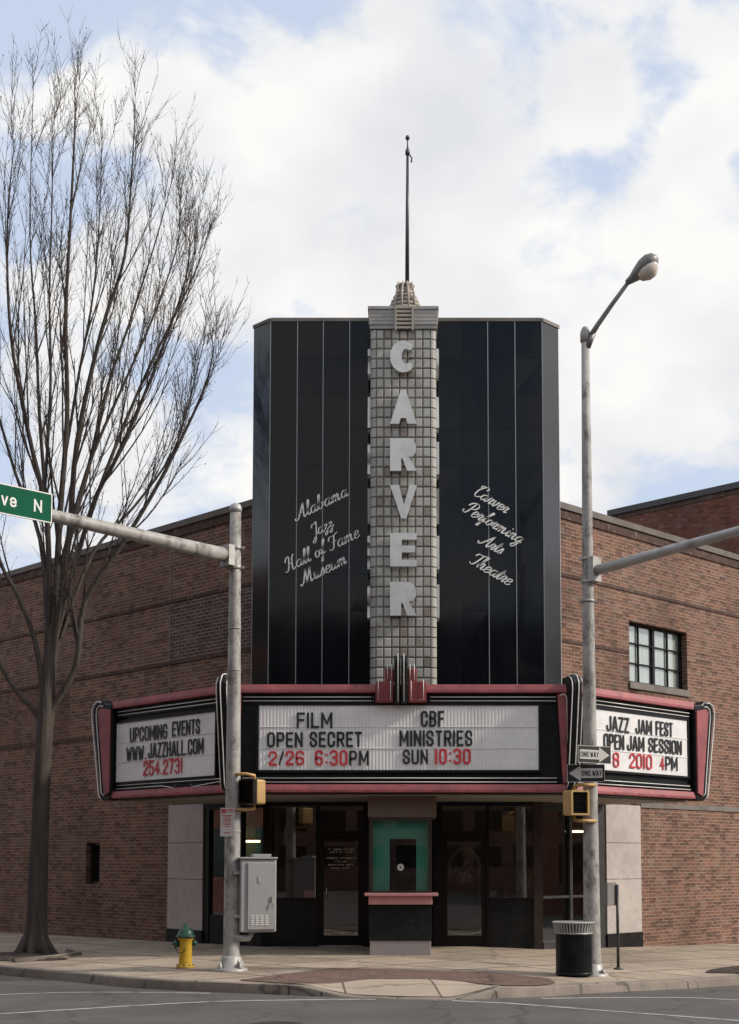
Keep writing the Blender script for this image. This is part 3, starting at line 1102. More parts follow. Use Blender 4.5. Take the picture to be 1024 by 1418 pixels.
# gold notice lines on the left door glass (too small to read in the photograph)
mb = MB()
rnd = random.Random(5)
for z, parts in ((1.98, (2, 7, 3)), (1.92, (4, 2, 4)), (1.80, (6, 8)), (1.73, (3, 3)), (1.66, (8, 4)), (1.59, (4, 5))):
    tot = sum(parts) * .042 + (len(parts) - 1) * .03
    u = -1.175 - tot / 2
    for k in parts:
        for j in range(k):
            h = rnd.choice((.030, .036, .036))
            mb.box(FS, u + .006, u + .013, -.0585, -.057, z, z + h)
            mb.box(FS, u + .013, u + .034, -.0585, -.057, z + rnd.choice((0, .014, .028)), z + rnd.choice((.034, .036)))
            u += .042
        u += .03
mb.build('door_notice', M['plaster'], dl)
# line-drawn round emblem on the right door glass and the chain under each
mb = MB()
cx, cz = 1.385, 1.62
for rad in (.33, .29):
    mb.tube([FS(cx + rad * cos(t), -.052, cz + rad * 1.25 * sin(t)) for t in [pi * (k / 24) for k in range(-4, 29)]], .006, 5)
for k in range(22):
    a0 = rnd.uniform(0, 2 * pi)
    r0 = rnd.uniform(.02, .2)
    x0, z0 = cx + r0 * cos(a0), cz - .05 + r0 * 1.2 * sin(a0)
    mb.tube([FS(x0 + .06 * cos(t + a0), -.052, z0 + .075 * sin(t * 1.3 + a0)) for t in (0, .5, 1.0, 1.5, 2.0)], .005, 4)
mb.build('door_emblem', M['coping'], dr)
for d, a, b in ((dl, -1.55, -.8), (dr, 1.0, 1.77)):
    mb = MB()
    mb.tube([FS(a + (b - a) * k / 12, -.04, .34 - .10 * (1 - (2 * k / 12 - 1) ** 2)) for k in range(13)], .009, 6)
    mb.build('chain', M['steel'], d)

# lobby shell behind the glass
lob = MB()
lob.box(WORLD, -6.0, 6.4, 33.5, 33.6, -.4, 3.3)
wob = lob.build('lobby_wall', M['lobby'], theatre)
poly = [(-2.8, 28.32), (-5.6, 31.12), (-5.6, 33.5), (6.2, 33.5), (6.2, 31.7), (3.0, 28.32)]
mb = MB()
mb.prism([Vector((x, y, -.3)) for x, y in poly], [Vector((x, y, .012)) for x, y in poly])
mb.build('lobby_floor', M['lobby_floor'], theatre)
mb = MB()
mb.prism([Vector((x, y, 3.06)) for x, y in poly], [Vector((x, y, 3.2)) for x, y in poly])
mb.build('lobby_ceiling', M['lobby'], theatre)
mb = MB()
mb.box(FR, 4.5 * Q, 6.3 * Q, -.5, -.37, -.3, 3.05)
mb.box(FL, -5.7 * Q, -4.2 * Q, -.5, -.37, -.3, 3.05)
mb.build('lobby_partition', M['lobby'], theatre)
MB().box(WORLD, -5.0, -3.2, 31.6, 31.7, 1.75, 2.9).build('lobby_panel', M['teal'], theatre)

# lit lobby lamps
for i, (x, y, z, ln, lab) in enumerate(((-3.45, 30.9, 2.2, .7, 'lit fluorescent lamp glimpsed inside the left lobby window'),
                                       (4.15, 30.8, 2.42, .75, 'lit fluorescent lamp glimpsed inside the right lobby window'))):
    t = thing('fluorescent_lamp', lab, 'lamp', (x, y, z), group='lobby lamps')
    MB().box(Frame((x, y, 0), (1, 0, 0), (0, -1, 0)), -ln / 2, ln / 2, -.05, .05, z + .03, z + .08).build('lamp_body', M['white'], t)
    MB().tube([(x - ln / 2 + .03, y, z), (x + ln / 2 - .03, y, z)], .022, 8).build('tube', M['tube_light'], t)
    mb = MB()
    for sx in (-ln / 2 + .1, ln / 2 - .1):
        mb.tube([(x + sx, y, z + .08), (x + sx, y, 3.06)], .008, 5)
    mb.build('hanger', M['dark_steel'], t)

# things on the inner sill of the right window
MB().box(FS, 1.90, 2.82, -.45, -.14, .9, 1.0).build('window_shelf', M['bronze'], theatre)
mb = MB()
mb.lathe((2.26, 28.5, 1.0), [(.032, 0), (.036, .01), (.034, .09), (.018, .13), (.014, .17), (.02, .175), (0.0, .19)], 14)
tag(mb.build('bottle', M['orange']), 'small orange bottle on the sill of the right display window', 'bottle')
t = thing('plaster_figure', 'white branching plaster ornament on the sill of the right display window', 'ornament', (2.68, 28.5, 1.0))
mb = MB()
mb.lathe((2.68, 28.5, 1.0), [(.05, 0), (.055, .02), (.035, .07), (.04, .16), (0.0, .18)], 12)
for ang, ln in ((-40, .34), (-20, .42), (0, .46), (18, .44), (35, .30)):
    a = R(ang)
    mb.tube([(2.68, 28.5, 1.12), (2.68 + .5 * ln * sin(a), 28.48, 1.12 + .5 * ln * cos(a)), (2.68 + .95 * ln * sin(a * 1.1), 28.5, 1.12 + .95 * ln * cos(a))], [.022, .018, .008], 7)
mb.build('figure', M['plaster'], t)
mb = MB().box(FS, 1.92, 2.06, -.14, -.135, 1.02, 1.14)
tag(mb.build('notice_card', M['white']), 'small white card in the lower corner of the right display window', 'card')
mb = MB()
for k in range(5):
    mb.box(FS, -1.94 + k * .045, -1.915 + k * .045, -.056, -.054, 1.02, 1.15)
mb.box(FS, -1.96, -1.72, -.056, -.054, 1.0, 1.012)
tag(mb.build('window_sticker', M['pink']), 'small pink sticker in the lower corner of the left display window', 'sticker')


# ------------------------------------------------------------------ text
OCT = [(0, .16), (0, .84), (.14, .955), (.30, 1), (.70, 1), (.86, .955), (1, .84), (1, .16), (.86, .045), (.70, 0), (.30, 0), (.14, .045)]
# condensed block capitals: width as a share of the height, then centre lines on a unit square ('c' closes a loop)
CAPS = {
    'A': (.58, [[(0, 0), (.44, 1), (.56, 1), (1, 0)], [(.2, .28), (.8, .28)]]),
    'B': (.54, [[(0, 0), (0, 1), (.7, 1), (.93, .93), (1, .82), (1, .68), (.9, .57), (.7, .53), (0, .53)], [(.7, .53), (.92, .47), (1, .36), (1, .17), (.9, .05), (.7, 0), (0, 0)]]),
    'C': (.54, [[(1, .70), (1, .84), (.86, .955), (.7, 1), (.3, 1), (.14, .955), (0, .84), (0, .16), (.14, .045), (.3, 0), (.7, 0), (.86, .045), (1, .16), (1, .30)]]),
    'E': (.48, [[(1, 1), (0, 1), (0, 0), (1, 0)], [(0, .52), (.85, .52)]]),
    'F': (.47, [[(1, 1), (0, 1), (0, 0)], [(0, .52), (.85, .52)]]),
    'G': (.55, [[(1, .72), (1, .84), (.86, .955), (.7, 1), (.3, 1), (.14, .955), (0, .84), (0, .16), (.14, .045), (.3, 0), (.7, 0), (.86, .045), (1, .16), (1, .46), (.55, .46)]]),
    'H': (.55, [[(0, 0), (0, 1)], [(1, 0), (1, 1)], [(0, .5), (1, .5)]]),
    'I': (0, [[(.5, 0), (.5, 1)]]),
    'J': (.48, [[(0, .30), (0, .16), (.14, .045), (.3, 0), (.7, 0), (.86, .045), (1, .16), (1, 1)]]),
    'L': (.46, [[(0, 1), (0, 0), (1, 0)]]),
    'M': (.70, [[(0, 0), (0, 1)], [(.03, .97), (.5, .25), (.97, .97)], [(1, 1), (1, 0)]]),
    'N': (.56, [[(0, 0), (0, 1)], [(.02, .97), (.98, .03)], [(1, 1), (1, 0)]]),
    'O': (.55, [OCT + ['c']]),
    'P': (.53, [[(0, 0), (0, 1), (.7, 1), (.92, .94), (1, .82), (1, .62), (.9, .50), (.7, .45), (0, .45)]]),
    'R': (.54, [[(0, 0), (0, 1), (.7, 1), (.92, .94), (1, .82), (1, .64), (.9, .53), (.7, .48), (0, .48)], [(.55, .48), (1, 0)]]),
    'S': (.53, [[(1, .72), (1, .84), (.86, .955), (.7, 1), (.3, 1), (.14, .955), (0, .84), (0, .68), (.14, .585), (.86, .415), (1, .32), (1, .16), (.86, .045), (.7, 0), (.3, 0), (.14, .045), (0, .16), (0, .28)]]),
    'T': (.50, [[(0, 1), (1, 1)], [(.5, 1), (.5, 0)]]),
    'U': (.55, [[(0, 1), (0, .16), (.14, .045), (.3, 0), (.7, 0), (.86, .045), (1, .16), (1, 1)]]),
    'V': (.57, [[(0, 1), (.46, 0), (.54, 0), (1, 1)]]),
    'W': (.80, [[(0, 1), (.22, 0), (.28, 0), (.5, .85), (.72, 0), (.78, 0), (1, 1)]]),
    'Y': (.56, [[(0, 1), (.5, .45), (1, 1)], [(.5, .45), (.5, 0)]]),
    'X': (.56, [[(0, 0), (1, 1)], [(0, 1), (1, 0)]]),
    'Z': (.50, [[(0, 1), (1, 1)], [(.97, .97), (.03, .03)], [(0, 0), (1, 0)]]),
    '0': (.54, [OCT + ['c']]),
    '1': (.10, [[(.5, 0), (.5, 1)]]),
    '2': (.53, [[(0, .72), (0, .84), (.14, .955), (.3, 1), (.7, 1), (.86, .955), (1, .84), (1, .64), (0, .10), (0, 0), (1, 0)]]),
    '3': (.55, [[(0, .86), (.12, .95), (.3, 1), (.7, 1), (.86, .955), (1, .84), (1, .66), (.9, .56), (.7, .52), (.45, .52)], [(.7, .52), (.9, .48), (1, .38), (1, .16), (.86, .045), (.7, 0), (.3, 0), (.12, .05), (0, .14)]]),
    '4': (.56, [[(.72, 0), (.72, 1), (0, .30), (1, .30)]]),
    '5': (.53, [[(1, 1), (0, 1), (0, .54), (.3, .62), (.7, .62), (.86, .57), (1, .46), (1, .16), (.86, .045), (.7, 0), (.3, 0), (.14, .045), (0, .16), (0, .26)]]),
    '6': (.56, [[(1, .83), (.9, .94), (.7, 1), (.3, 1), (.14, .955), (0, .84), (0, .16), (.14, .045), (.3, 0), (.7, 0), (.86, .045), (1, .16), (1, .36), (.86, .47), (.7, .51), (.3, .51), (.05, .44)]]),
    '7': (.50, [[(0, 1), (1, 1), (.35, 0)]]),
    '8': (.54, [[(.3, .53), (.1, .58), (0, .67), (0, .86), (.14, .96), (.3, 1), (.7, 1), (.86, .96), (1, .86), (1, .67), (.9, .58), (.7, .53), 'c'], [(.3, .53), (.1, .48), (0, .36), (0, .15), (.14, .04), (.3, 0), (.7, 0), (.86, .04), (1, .15), (1, .36), (.9, .48), (.7, .53)]]),
    '/': (.42, [[(0, 0), (1, 1)]]),
    '.': (.05, [[(.5, 0), (.5, .02)]]),
    ':': (.14, [[(.5, .16), (.5, .20)], [(.5, .72), (.5, .76)]]),
    'v': (.46, [[(0, .72), (.46, 0), (.54, 0), (1, .72)]]),
    'e': (.46, [[(0, .37), (1, .37), (1, .55), (.8, .70), (.5, .74), (.2, .70), (0, .55), (0, .18), (.2, .03), (.5, 0), (.8, .03), (1, .14)]]),
}


def put_text(mb, f, s, u0, u1, z0, z1, n0, n1, th=None, gap=.15):
    """block lettering fitted to a rectangle of a vertical plane, with thickness n0..n1"""
    H_ = z1 - z0
    th = th or H_ * .16
    wds = [(.32 if c == ' ' else CAPS[c][0] + .16) for c in s]
    tot = sum(wds) + gap * (len(s) - 1)
    k = (u1 - u0) / tot
    x = u0
    lift = 0
    for c, wd in zip(s, wds):
        if c == ' ':
            x += (wd + gap) * k
            continue
        lx0, lx1 = x + th / 2, x + wd * k - th / 2
        if lx1 < lx0: lx0 = lx1 = x + wd * k / 2
        lz0, lz1 = z0 + th / 2, z1 - th / 2
        for st in CAPS[c][1]:
            closed = st[-1] == 'c'
            pts = [Vector((lx0 + (lx1 - lx0) * q[0], lz0 + (lz1 - lz0) * q[1])) for q in (st[:-1] if closed else st)]
            n = len(pts)
            if c in '.:':
                pts[0].y -= th * .35
                pts[1].y += th * .35
            Lp, Rp = [], []
            for i, p in enumerate(pts):
                a = pts[i - 1] if (i > 0 or closed) else None
                b = pts[(i + 1) % n] if (i < n - 1 or closed) else None
                d0 = (p - a).normalized() if a is not None else None
                d1 = (b - p).normalized() if b is not None else None
                e = p.copy()
                if d0 is None: d0 = d1; e = p - d1 * th * (.5 if c not in '.:' else 0)
                elif d1 is None: d1 = d0; e = p + d0 * th * (.5 if c not in '.:' else 0)
                t = (d0 + d1)
                t = t.normalized() if t.length > 1e-5 else d0
                nn = Vector((-t.y, t.x))
                m = min(1.7, 1 / max(.3, nn.dot(Vector((-d0.y, d0.x)))))
                v = nn * th / 2 * m
                Lp.append(e + v)
                Rp.append(e - v)
            lift = (lift + 1) % 4
            top = n1 + lift * .0006

            def clampz(v): return f(v.x, top, min(z1, max(z0, v.y))), f(v.x, n0, min(z1, max(z0, v.y)))
            ring = [(clampz(a_), clampz(b_)) for a_, b_ in zip(Lp, Rp)]
            vs = [[mb.bm.verts.new(q) for q in (r[0][0], r[1][0], r[1][1], r[0][1])] for r in ring]
            seq = list(zip(vs, vs[1:])) + ([(vs[-1], vs[0])] if closed else [])
            for r0, r1 in seq:
                for q in range(4):
                    mb.bm.faces.new((r0[q], r0[(q + 1) % 4], r1[(q + 1) % 4], r1[q]))
            if not closed:
                mb.bm.faces.new(vs[0][::-1])
                mb.bm.faces.new(vs[-1])
        x += (wd + gap) * k


# ------------------------------------------------------------------ vertical pylon sign of glass block
PX0, PX1 = -.565, .80
pyl = thing('vertical_sign', 'tall glass block column sign with six metal letters down the tower front', 'sign', (.13, 27.6, 5.0))
PF = front(27.25)
core = MB()
core.box(PF, PX0 + .09, PX1 - .09, -.70, -.02, 4.8, 12.70)
core.box(PF, PX0 + .03, PX1 - .03, -.70, -.10, 4.8, 12.70)
core.build('sign_core', M['grout'], pyl)
rows_z = [5.25 + .2075 * k for k in range(36)]
ncol = 7
cw = (PX1 - PX0 - .24) / ncol
mbA, mbB = MB(), MB()
for ri, z in enumerate(rows_z):
    for c in range(ncol):
        u = PX0 + .12 + cw * c
        t_ = mbB if (c == 3 and random.random() < .8) or (random.random() < .06) else mbA
        t_.bevbox(PF, u + .008, u + cw - .008, -.05, .0, z + .008, z + .199, .02)
    # rounded corner blocks, left and right
    for side in (-1, 1):
        cxx = PX0 + .115 if side < 0 else PX1 - .115
        r0 = []
        for k in range(7):
            a = pi / 2 * k / 6
            r0.append((cxx + side * .113 * sin(a), -.115 + .115 * cos(a)))
        inner = [(cxx + side * .05 * sin(pi / 2 * k / 6), -.115 + .05 * cos(pi / 2 * k / 6)) for k in range(7)]
        loop = r0 + inner[::-1]
        mbA.prism([PF(u, n, z + .012) for u, n in loop], [PF(u, n, z + .196) for u, n in loop])
    # side faces, two blocks deep
    for side in (-1, 1):
        for k in range(2):
            n0 = -.13 - k * .25
            xa, xb = (PX0, PX0 + .05) if side < 0 else (PX1 - .05, PX1)
            mbA.box(PF, xa, xb, n0 - .235, n0, z + .012, z + .196)
mbA.build('glass_blocks', M['block'], pyl)
mbB.build('amber_glass_blocks', M['block_mid'], pyl)
# pedestal panel under the blocks
MB().box(PF, PX0 + .01, PX1 - .01, -.70, .01, 4.75, 5.24).build('sign_foot', M['block'], pyl)
# beige cap with steps
mb = MB()
mb.box(PF, PX0 - .01, PX1 + .01, -.7, .03, 12.72, 12.80)
mb.box(PF, PX0 - .03, PX1 + .03, -.7, .05, 12.80, 13.12)
mb.box(PF, PX0 - .05, PX1 + .05, -.72, .07, 13.12, 13.19)
for z in (12.88, 12.96, 13.04):
    mb.box(PF, PX0 - .034, PX1 + .034, -.69, .056, z, z + .02)
mb.build('sign_cap', M['head'], pyl, bevel=.008)
mb = MB()
mb.box(PF, -.06, -.02, .056, .11, 12.66, 13.18)
mb.box(PF, .29, .33, .056, .11, 12.66, 13.18)
for z in [12.70 + .085 * k for k in range(6)]:
    mb.box(PF, -.02, .29, .056, .10, z, z + .045)
mb.build('cap_ornament', M['rib'], pyl)
# ribbed finial
mb = MB()
cx, cy = .155, 27.62
prof = []
z = 13.19
for k in range(6):
    r0 = .37 - .028 * k - .004 * k * k
    prof += [(r0 * .82, z), (r0, z + .012), (r0, z + .065), (r0 * .82, z + .077)]
    z += .098
prof += [(.20, z), (.20, z + .02), (0.0, z + .05)]
mb.lathe((cx, cy, 0), prof, 24)
for a in (-.6, -.2, .2, .6):
    x, y = cx + .36 * sin(a), cy - .36 * cos(a)
    mb.tube([(x, y, 13.19), (cx + .33 * sin(a), cy - .33 * cos(a), 13.5), (cx + .24 * sin(a), cy - .24 * cos(a), 13.8)], .022, 6)
mb.build('finial', M['rib'], pyl)
# mast
fp = thing('flagpole', 'slender dark flagpole rising from the top of the vertical sign', 'flagpole', (.2, 27.62, 13.75))
MB().tube([(.2, 27.62, 13.7), (.205, 27.62, 15.5), (.21, 27.62, 16.82)], [.045, .036, .026], 10).build('pole', M['mast'], fp)
mb = MB()
mb.lathe((.21, 27.62, 17.04), [(0, -.055), (.035, -.04), (.05, 0), (.035, .04), (0, .055)], 12)
mb.tube([(.21, 27.62, 16.8), (.21, 27.62, 17.04)], .014, 6)
mb.build('ball', M['mast'], fp)
mb = MB()
mb.lathe((.21, 27.62, 16.66), [(.028, 0), (.05, .01), (.05, .10), (.028, .12)], 10)
mb.tube([(.24, 27.62, 16.68), (.30, 27.62, 16.60), (.29, 27.62, 16.50)], .016, 6)
mb.build('truck', M['mast'], fp)

# block letters C A R V E R with solid counters, art-deco shapes on a unit square
def arc(cx_, cy_, rx, ry, a0, a1, n=14):
    return [(cx_ + rx * cos(R(a0 + (a1 - a0) * k / n)), cy_ + ry * sin(R(a0 + (a1 - a0) * k / n))) for k in range(n + 1)]


LET = {
    'C': [arc(.5, .5, .5, .5, 48, 312, 22) + [(.83, .29)] + arc(.60, .5, .17, .24, 300, 60, 10) + [(.83, .71)]],
    'A': [[(0, 0), (.40, 1), (.60, 1), (1, 0), (.66, 0), (.60, .17), (.40, .17), (.34, 0)]],
    'R': [[(0, 0), (0, 1), (.62, 1)] + arc(.66, .70, .32, .30, 90, -60, 12) + [(.70, .42), (1, 0), (.64, 0), (.46, .38), (.42, .38), (.42, 0)]],
    'V': [[(0, 1), (.34, 1), (.52, .40), (.72, 1), (1, 1), (.60, 0), (.42, 0)]],
    'E': [[(0, 0), (0, 1), (1, 1), (1, .80), (.44, .80), (.44, .62), (.94, .62), (.94, .42), (.44, .42), (.44, .20), (1, .20), (1, 0)]],
}


def big_letter(mb, f, ch, u0, u1, z0, z1, n0, n1):
    for poly in LET[ch]:
        pts = [(u0 + x * (u1 - u0), z0 + y * (z1 - z0)) for x, y in poly]
        a = [mb.bm.verts.new(f(u, n1, z)) for u, z in pts]
        b = [mb.bm.verts.new(f(u, n0, z)) for u, z in pts]
        n = len(a)
        for i in range(n):
            mb.bm.faces.new((a[i], a[(i + 1) % n], b[(i + 1) % n], b[i]))
        fa = mb.bm.faces.new(a)
        fb = mb.bm.faces.new(b[::-1])
        fa.normal_update()
        fb.normal_update()
        bmesh.ops.triangulate(mb.bm, faces=[fa, fb], ngon_method='EAR_CLIP')


PSL = Frame((PX0, 27.6, 0), (0, -1, 0), (-1, 0, 0))
PSR = Frame((PX1, 27.6, 0), (0, 1, 0), (1, 0, 0))
for ch, z1, z0 in zip('CARVER', (12.43, 11.39, 10.38, 9.40, 8.41, 7.40), (11.76, 10.68, 9.70, 8.71, 7.72, 6.71)):
    mb = MB()
    big_letter(mb, PF, ch, -.155, .39, z0, z1, .03, .13)
    mb.build('letter', M['letter'], pyl)
    mb = MB()
    big_letter(mb, PSL, ch, -.22, .22, z0, z1, .0, .055)
    mb.build('letter', M['letter'], pyl)
    mb = MB()
    big_letter(mb, PSR, ch, -.22, .22, z0, z1, .0, .055)
    mb.build('letter', M['letter'], pyl)
mb = MB()
for zz in (12.1, 11.03, 10.04, 9.05, 8.06, 7.05):
    for uu in (-.02, .27):
        mb.box(PF, uu - .02, uu + .02, -.02, .031, zz - .02, zz + .02)
mb.build('letter_bracket', M['dark_steel'], pyl)

# ------------------------------------------------------------------ script lettering on the black glass
GLY = {
    'a': (1.02, [[(.75, .85), (.45, 1), (.1, .7), (.1, .25), (.35, 0), (.65, .3), (.8, 1), (.75, .3), (.9, 0), (1.12, .25)]]),
    'b': (.98, [[(0, .3), (.3, 1.4), (.38, 2.05), (.22, 2.0), (.15, 1.2), (.15, .3), (.4, 0), (.75, .35), (.7, .85), (.5, .9), (1.0, .8)]]),
    'e': (.80, [[(.05, .4), (.6, .62), (.62, .95), (.3, 1), (.08, .55), (.2, .05), (.5, 0), (.85, .3)]]),
    'f': (.68, [[(0, .2), (.4, 1.3), (.62, 2.0), (.45, 2.1), (.3, 1.4), (.25, 0), (.15, -.8), (0, -.7), (.25, 0), (.72, .3)]]),
    'g': (.98, [[(.75, .85), (.45, 1), (.1, .7), (.1, .25), (.35, 0), (.7, .4), (.8, 1), (.75, -.4), (.45, -1), (.15, -.7), (.6, -.15), (1.05, .25)]]),
    'h': (1.0, [[(0, .2), (.3, 1.5), (.38, 2.05), (.2, 1.9), (.15, 1.0), (.15, 0)], [(.15, .3), (.5, 1), (.72, .8), (.65, .2), (.8, 0), (1.05, .25)]]),
    'i': (.55, [[(0, .2), (.25, 1), (.2, .25), (.35, 0), (.6, .25)], [(.26, 1.38), (.34, 1.52)]]),
    'l': (.56, [[(0, .2), (.35, 1.4), (.42, 2.05), (.24, 2.0), (.18, 1.2), (.18, .3), (.35, 0), (.6, .25)]]),
    'm': (1.38, [[(0, .6), (.16, 1), (.15, 0)], [(.15, .4), (.45, 1), (.6, .8), (.58, 0)], [(.58, .4), (.9, 1), (1.05, .8), (1.02, .2), (1.15, 0), (1.42, .25)]]),
    'n': (.98, [[(0, .6), (.16, 1), (.15, 0)], [(.15, .4), (.45, 1), (.65, .8), (.6, .2), (.75, 0), (1.02, .25)]]),
    'o': (.86, [[(.4, 1), (.1, .75), (.1, .25), (.35, 0), (.65, .3), (.65, .75), (.4, 1), (.6, .82), (.95, .85)]]),
    'r': (.72, [[(0, .2), (.18, 1.15), (.22, .88), (.58, .95), (.42, .3), (.5, 0), (.8, .25)]]),
    's': (.66, [[(0, .2), (.35, 1.05), (.5, .5), (.35, 0), (.05, .1)], [(.35, 0), (.7, .25)]]),
    't': (.56, [[(0, .3), (.3, 1.7), (.2, .3), (.35, 0), (.6, .25)], [(.0, 1.15), (.55, 1.2)]]),
    'u': (.98, [[(0, .6), (.14, 1), (.1, .3), (.3, 0), (.6, .4), (.7, 1), (.65, .25), (.8, 0), (1.05, .25)]]),
    'v': (.86, [[(0, .7), (.15, 1), (.2, .3), (.35, 0), (.65, .5), (.65, 1), (.95, .85)]]),
    'z': (.78, [[(.02, .85), (.3, 1), (.55, .85), (.15, .3), (.5, .1), (.5, -.4), (.25, -.7), (.05, -.45), (.5, -.05), (.85, .35)]]),
    'A': (1.45, [[(-.25, .35), (-.15, 0), (.3, .25), (1.1, 2.1)], [(1.1, 2.1), (1.12, .3), (1.3, 0), (1.5, .25)], [(.35, .75), (1.15, .85)]]),
    'J': (1.05, [[(.1, 1.5), (.25, 2.0), (.6, 1.9), (1.0, 2.1), (.8, .3), (.5, -.9), (.1, -.8), (.5, -.2), (1.1, .3)]]),
    'H': (1.45, [[(-.1, 1.4), (.05, 1.9), (.48, 2), (.4, .5), (.1, 0), (-.2, .2)], [(1.25, 2.1), (1.0, 1.6), (1.0, .3), (1.2, 0), (1.5, .25)], [(.4, .95), (1.05, 1.1)]]),
    'F': (1.15, [[(-.1, 1.4), (.05, 1.9), (.6, 1.9), (1.4, 2.15)], [(.8, 1.95), (.65, .4), (.3, 0), (-.05, .25)], [(.45, 1), (1.05, 1.05)]]),
    'M': (1.75, [[(-.25, .3), (-.1, 0), (.25, .4), (.7, 2.1)], [(.7, 2.1), (.75, .1)], [(.75, .1), (1.4, 2.1)], [(1.4, 2.1), (1.4, .3), (1.55, 0), (1.8, .25)]]),
    'C': (1.0, [[(1.0, 1.6), (1.05, 2.0), (.6, 2.1), (.1, 1.2), (.15, .3), (.5, 0), (1.05, .35)], [(.6, 2.1), (.0, 1.95), (.05, 1.6)]]),
    'P': (1.15, [[(.6, 1.95), (.5, .5), (.25, 0), (-.15, .2), (-.05, .4)], [(-.1, 1.3), (.15, 1.9), (.8, 2.1), (1.25, 1.7), (1.0, 1.1), (.5, .95)]]),
    'T': (1.05, [[(-.1, 1.4), (.05, 1.85), (.6, 1.9), (1.4, 2.15)], [(.8, 1.95), (.65, .4), (.35, 0), (-.05, .25)]]),
    ' ': (.6, []),
}


def spline(pts, n=5):
    P_ = [Vector(p) for p in pts]
    if len(P_) == 2:
        return [P_[0].lerp(P_[1], k / 3) for k in range(4)]
    r = []
    for i in range(len(P_) - 1):
        p0, p1, p2, p3 = P_[max(i - 1, 0)], P_[i], P_[i + 1], P_[min(i + 2, len(P_) - 1)]
        for k in range(n):
            t = k / n
            r.append(.5 * ((2 * p1) + (p2 - p0) * t + (2 * p0 - 5 * p1 + 4 * p2 - p3) * t * t + (3 * p1 - p0 - 3 * p2 + p3) * t ** 3))
    r.append(P_[-1])
    return r


def script_word(mb, f, s, a, b, n0, n1, yscale=1.0):
    """word on a baseline from a=(u,z) to b, brush strokes with thick downstrokes"""
    tot = sum(GLY[c][0] for c in s)
    A, B = Vector(a), Vector(b)
    d = B - A
    k = d.length / tot
    d.normalize()
    p = Vector((-d.y, d.x))
    x = 0
    for c in s:
        adv, strokes = GLY[c]
        for st in strokes:
            pts = spline([(q[0] + q[1] * .36, q[1]) for q in st])
            L_, R_ = [], []
            for i, q in enumerate(pts):
                t = pts[min(i + 1, len(pts) - 1)] - pts[max(i - 1, 0)]
                t = t.normalized() if t.length > 1e-6 else Vector((1, 0))
                nn = Vector((-t.y, t.x))
                wd = .065 + .105 * abs(t.dot(Vector((.28, .96)))) ** 2
                for lst, sg in ((L_, 1), (R_, -1)):
                    v = q + nn * wd * sg * .5 * 1.15
                    w_ = A + d * (x + v.x * .9) * k + p * v.y * k * yscale
                    lst.append(w_)
            for i in range(len(L_) - 1):
                quad = [L_[i], L_[i + 1], R_[i + 1], R_[i]]
                mb.prism([f(v.x, n0, v.y) for v in quad], [f(v.x, n1, v.y) for v in quad])
        x += adv


def pxT(px, py): return ((px - 551) * .01514, 8.913 + (718 - py) * .01536)


ls = thing('script_sign', 'white script lettering naming the hall of fame museum on the black glass', 'sign', (-1.6, 27.94, 8.5), group='script lettering on the tower')
for wd, a, b in (('Alabama', (412, 721), (483, 686)), ('Jazz', (433, 745), (463, 729)), ('Hall of Fame', (398, 793), (499, 743)), ('Museum', (420, 811), (482, 779))):
    mb = MB()
    script_word(mb, FT, wd, pxT(*a), pxT(*b), .012, .035, .88)
    mb.build('lettering', M['script'], ls)
rs = thing('script_sign', 'white script lettering naming the performing arts theatre on the black glass', 'sign', (1.9, 27.94, 8.5), group='script lettering on the tower')
for wd, a, b in (('Carver', (655, 685), (700, 711)), ('Performing', (641, 708), (720, 753)), ('Arts', (663, 752), (693, 768)), ('Theatre', (649, 779), (704, 811))):
    mb = MB()
    script_word(mb, FT, wd, pxT(*a), pxT(*b), .012, .035, .88)
    mb.build('lettering', M['script'], rs)

# ------------------------------------------------------------------ marquee
mq = thing('marquee', 'three sided red and black cinema marquee with white letter boards over the entrance', 'marquee', (0, 26, 3))
ML, MR, MF = leftf(22.07), rightf(22.0), front(25.2)
XL, XR = -3.13, 3.20                                   # front corners
LE, RE = -5.82, 6.10                                   # outer ends (X)
Z0, Z1 = 2.98, 5.05
d_ = 1.62
body = [(XL, 25.22), (LE, 22.09 - LE), (LE + d_, 22.09 - LE + d_), (-2.75, 28.16), (2.95, 28.16), (RE - d_, 22.02 + RE + d_), (RE, 22.02 + RE), (XR, 25.22)]
mb = MB()
mb.prism([Vector((x, y, Z0 + .03)) for x, y in body], [Vector((x, y, Z1 - .03)) for x, y in body])
mb.build('marquee_box', M['black'], mq)
bi = [(XL + .1, 25.4), (LE + .1, 22.3 - LE), (LE + d_, 22.09 - LE + d_ + .02), (-2.75, 28.16), (2.95, 28.16), (RE - d_, 22.02 + RE + d_ + .02), (RE - .1, 22.2 + RE), (XR - .1, 25.4)]
mb = MB()
mb.prism([Vector((x, y, Z0 + .005)) for x, y in bi], [Vector((x, y, Z0 + .029)) for x, y in bi])
mb.build('soffit', M['soffit'], mq)
SEG = ((MF, XL, XR), (ML, LE * Q, XL * Q), (MR, XR * Q, RE * Q))


def band(f, u0, u1, z0, z1, n0, n1, mat, name):
    """cornice with a sloped upper lip"""
    m_ = MB()
    zc = z0 + (z1 - z0) * .35
    prof = [(n0, z0), (n1, z0 + .012), (n1, zc), (n1 - .03, z1 - .01), (n0, z1)]
    m_.prism([f(u0, n, z) for n, z in prof], [f(u1, n, z) for n, z in prof])
    return m_.build(name, mat, mq)


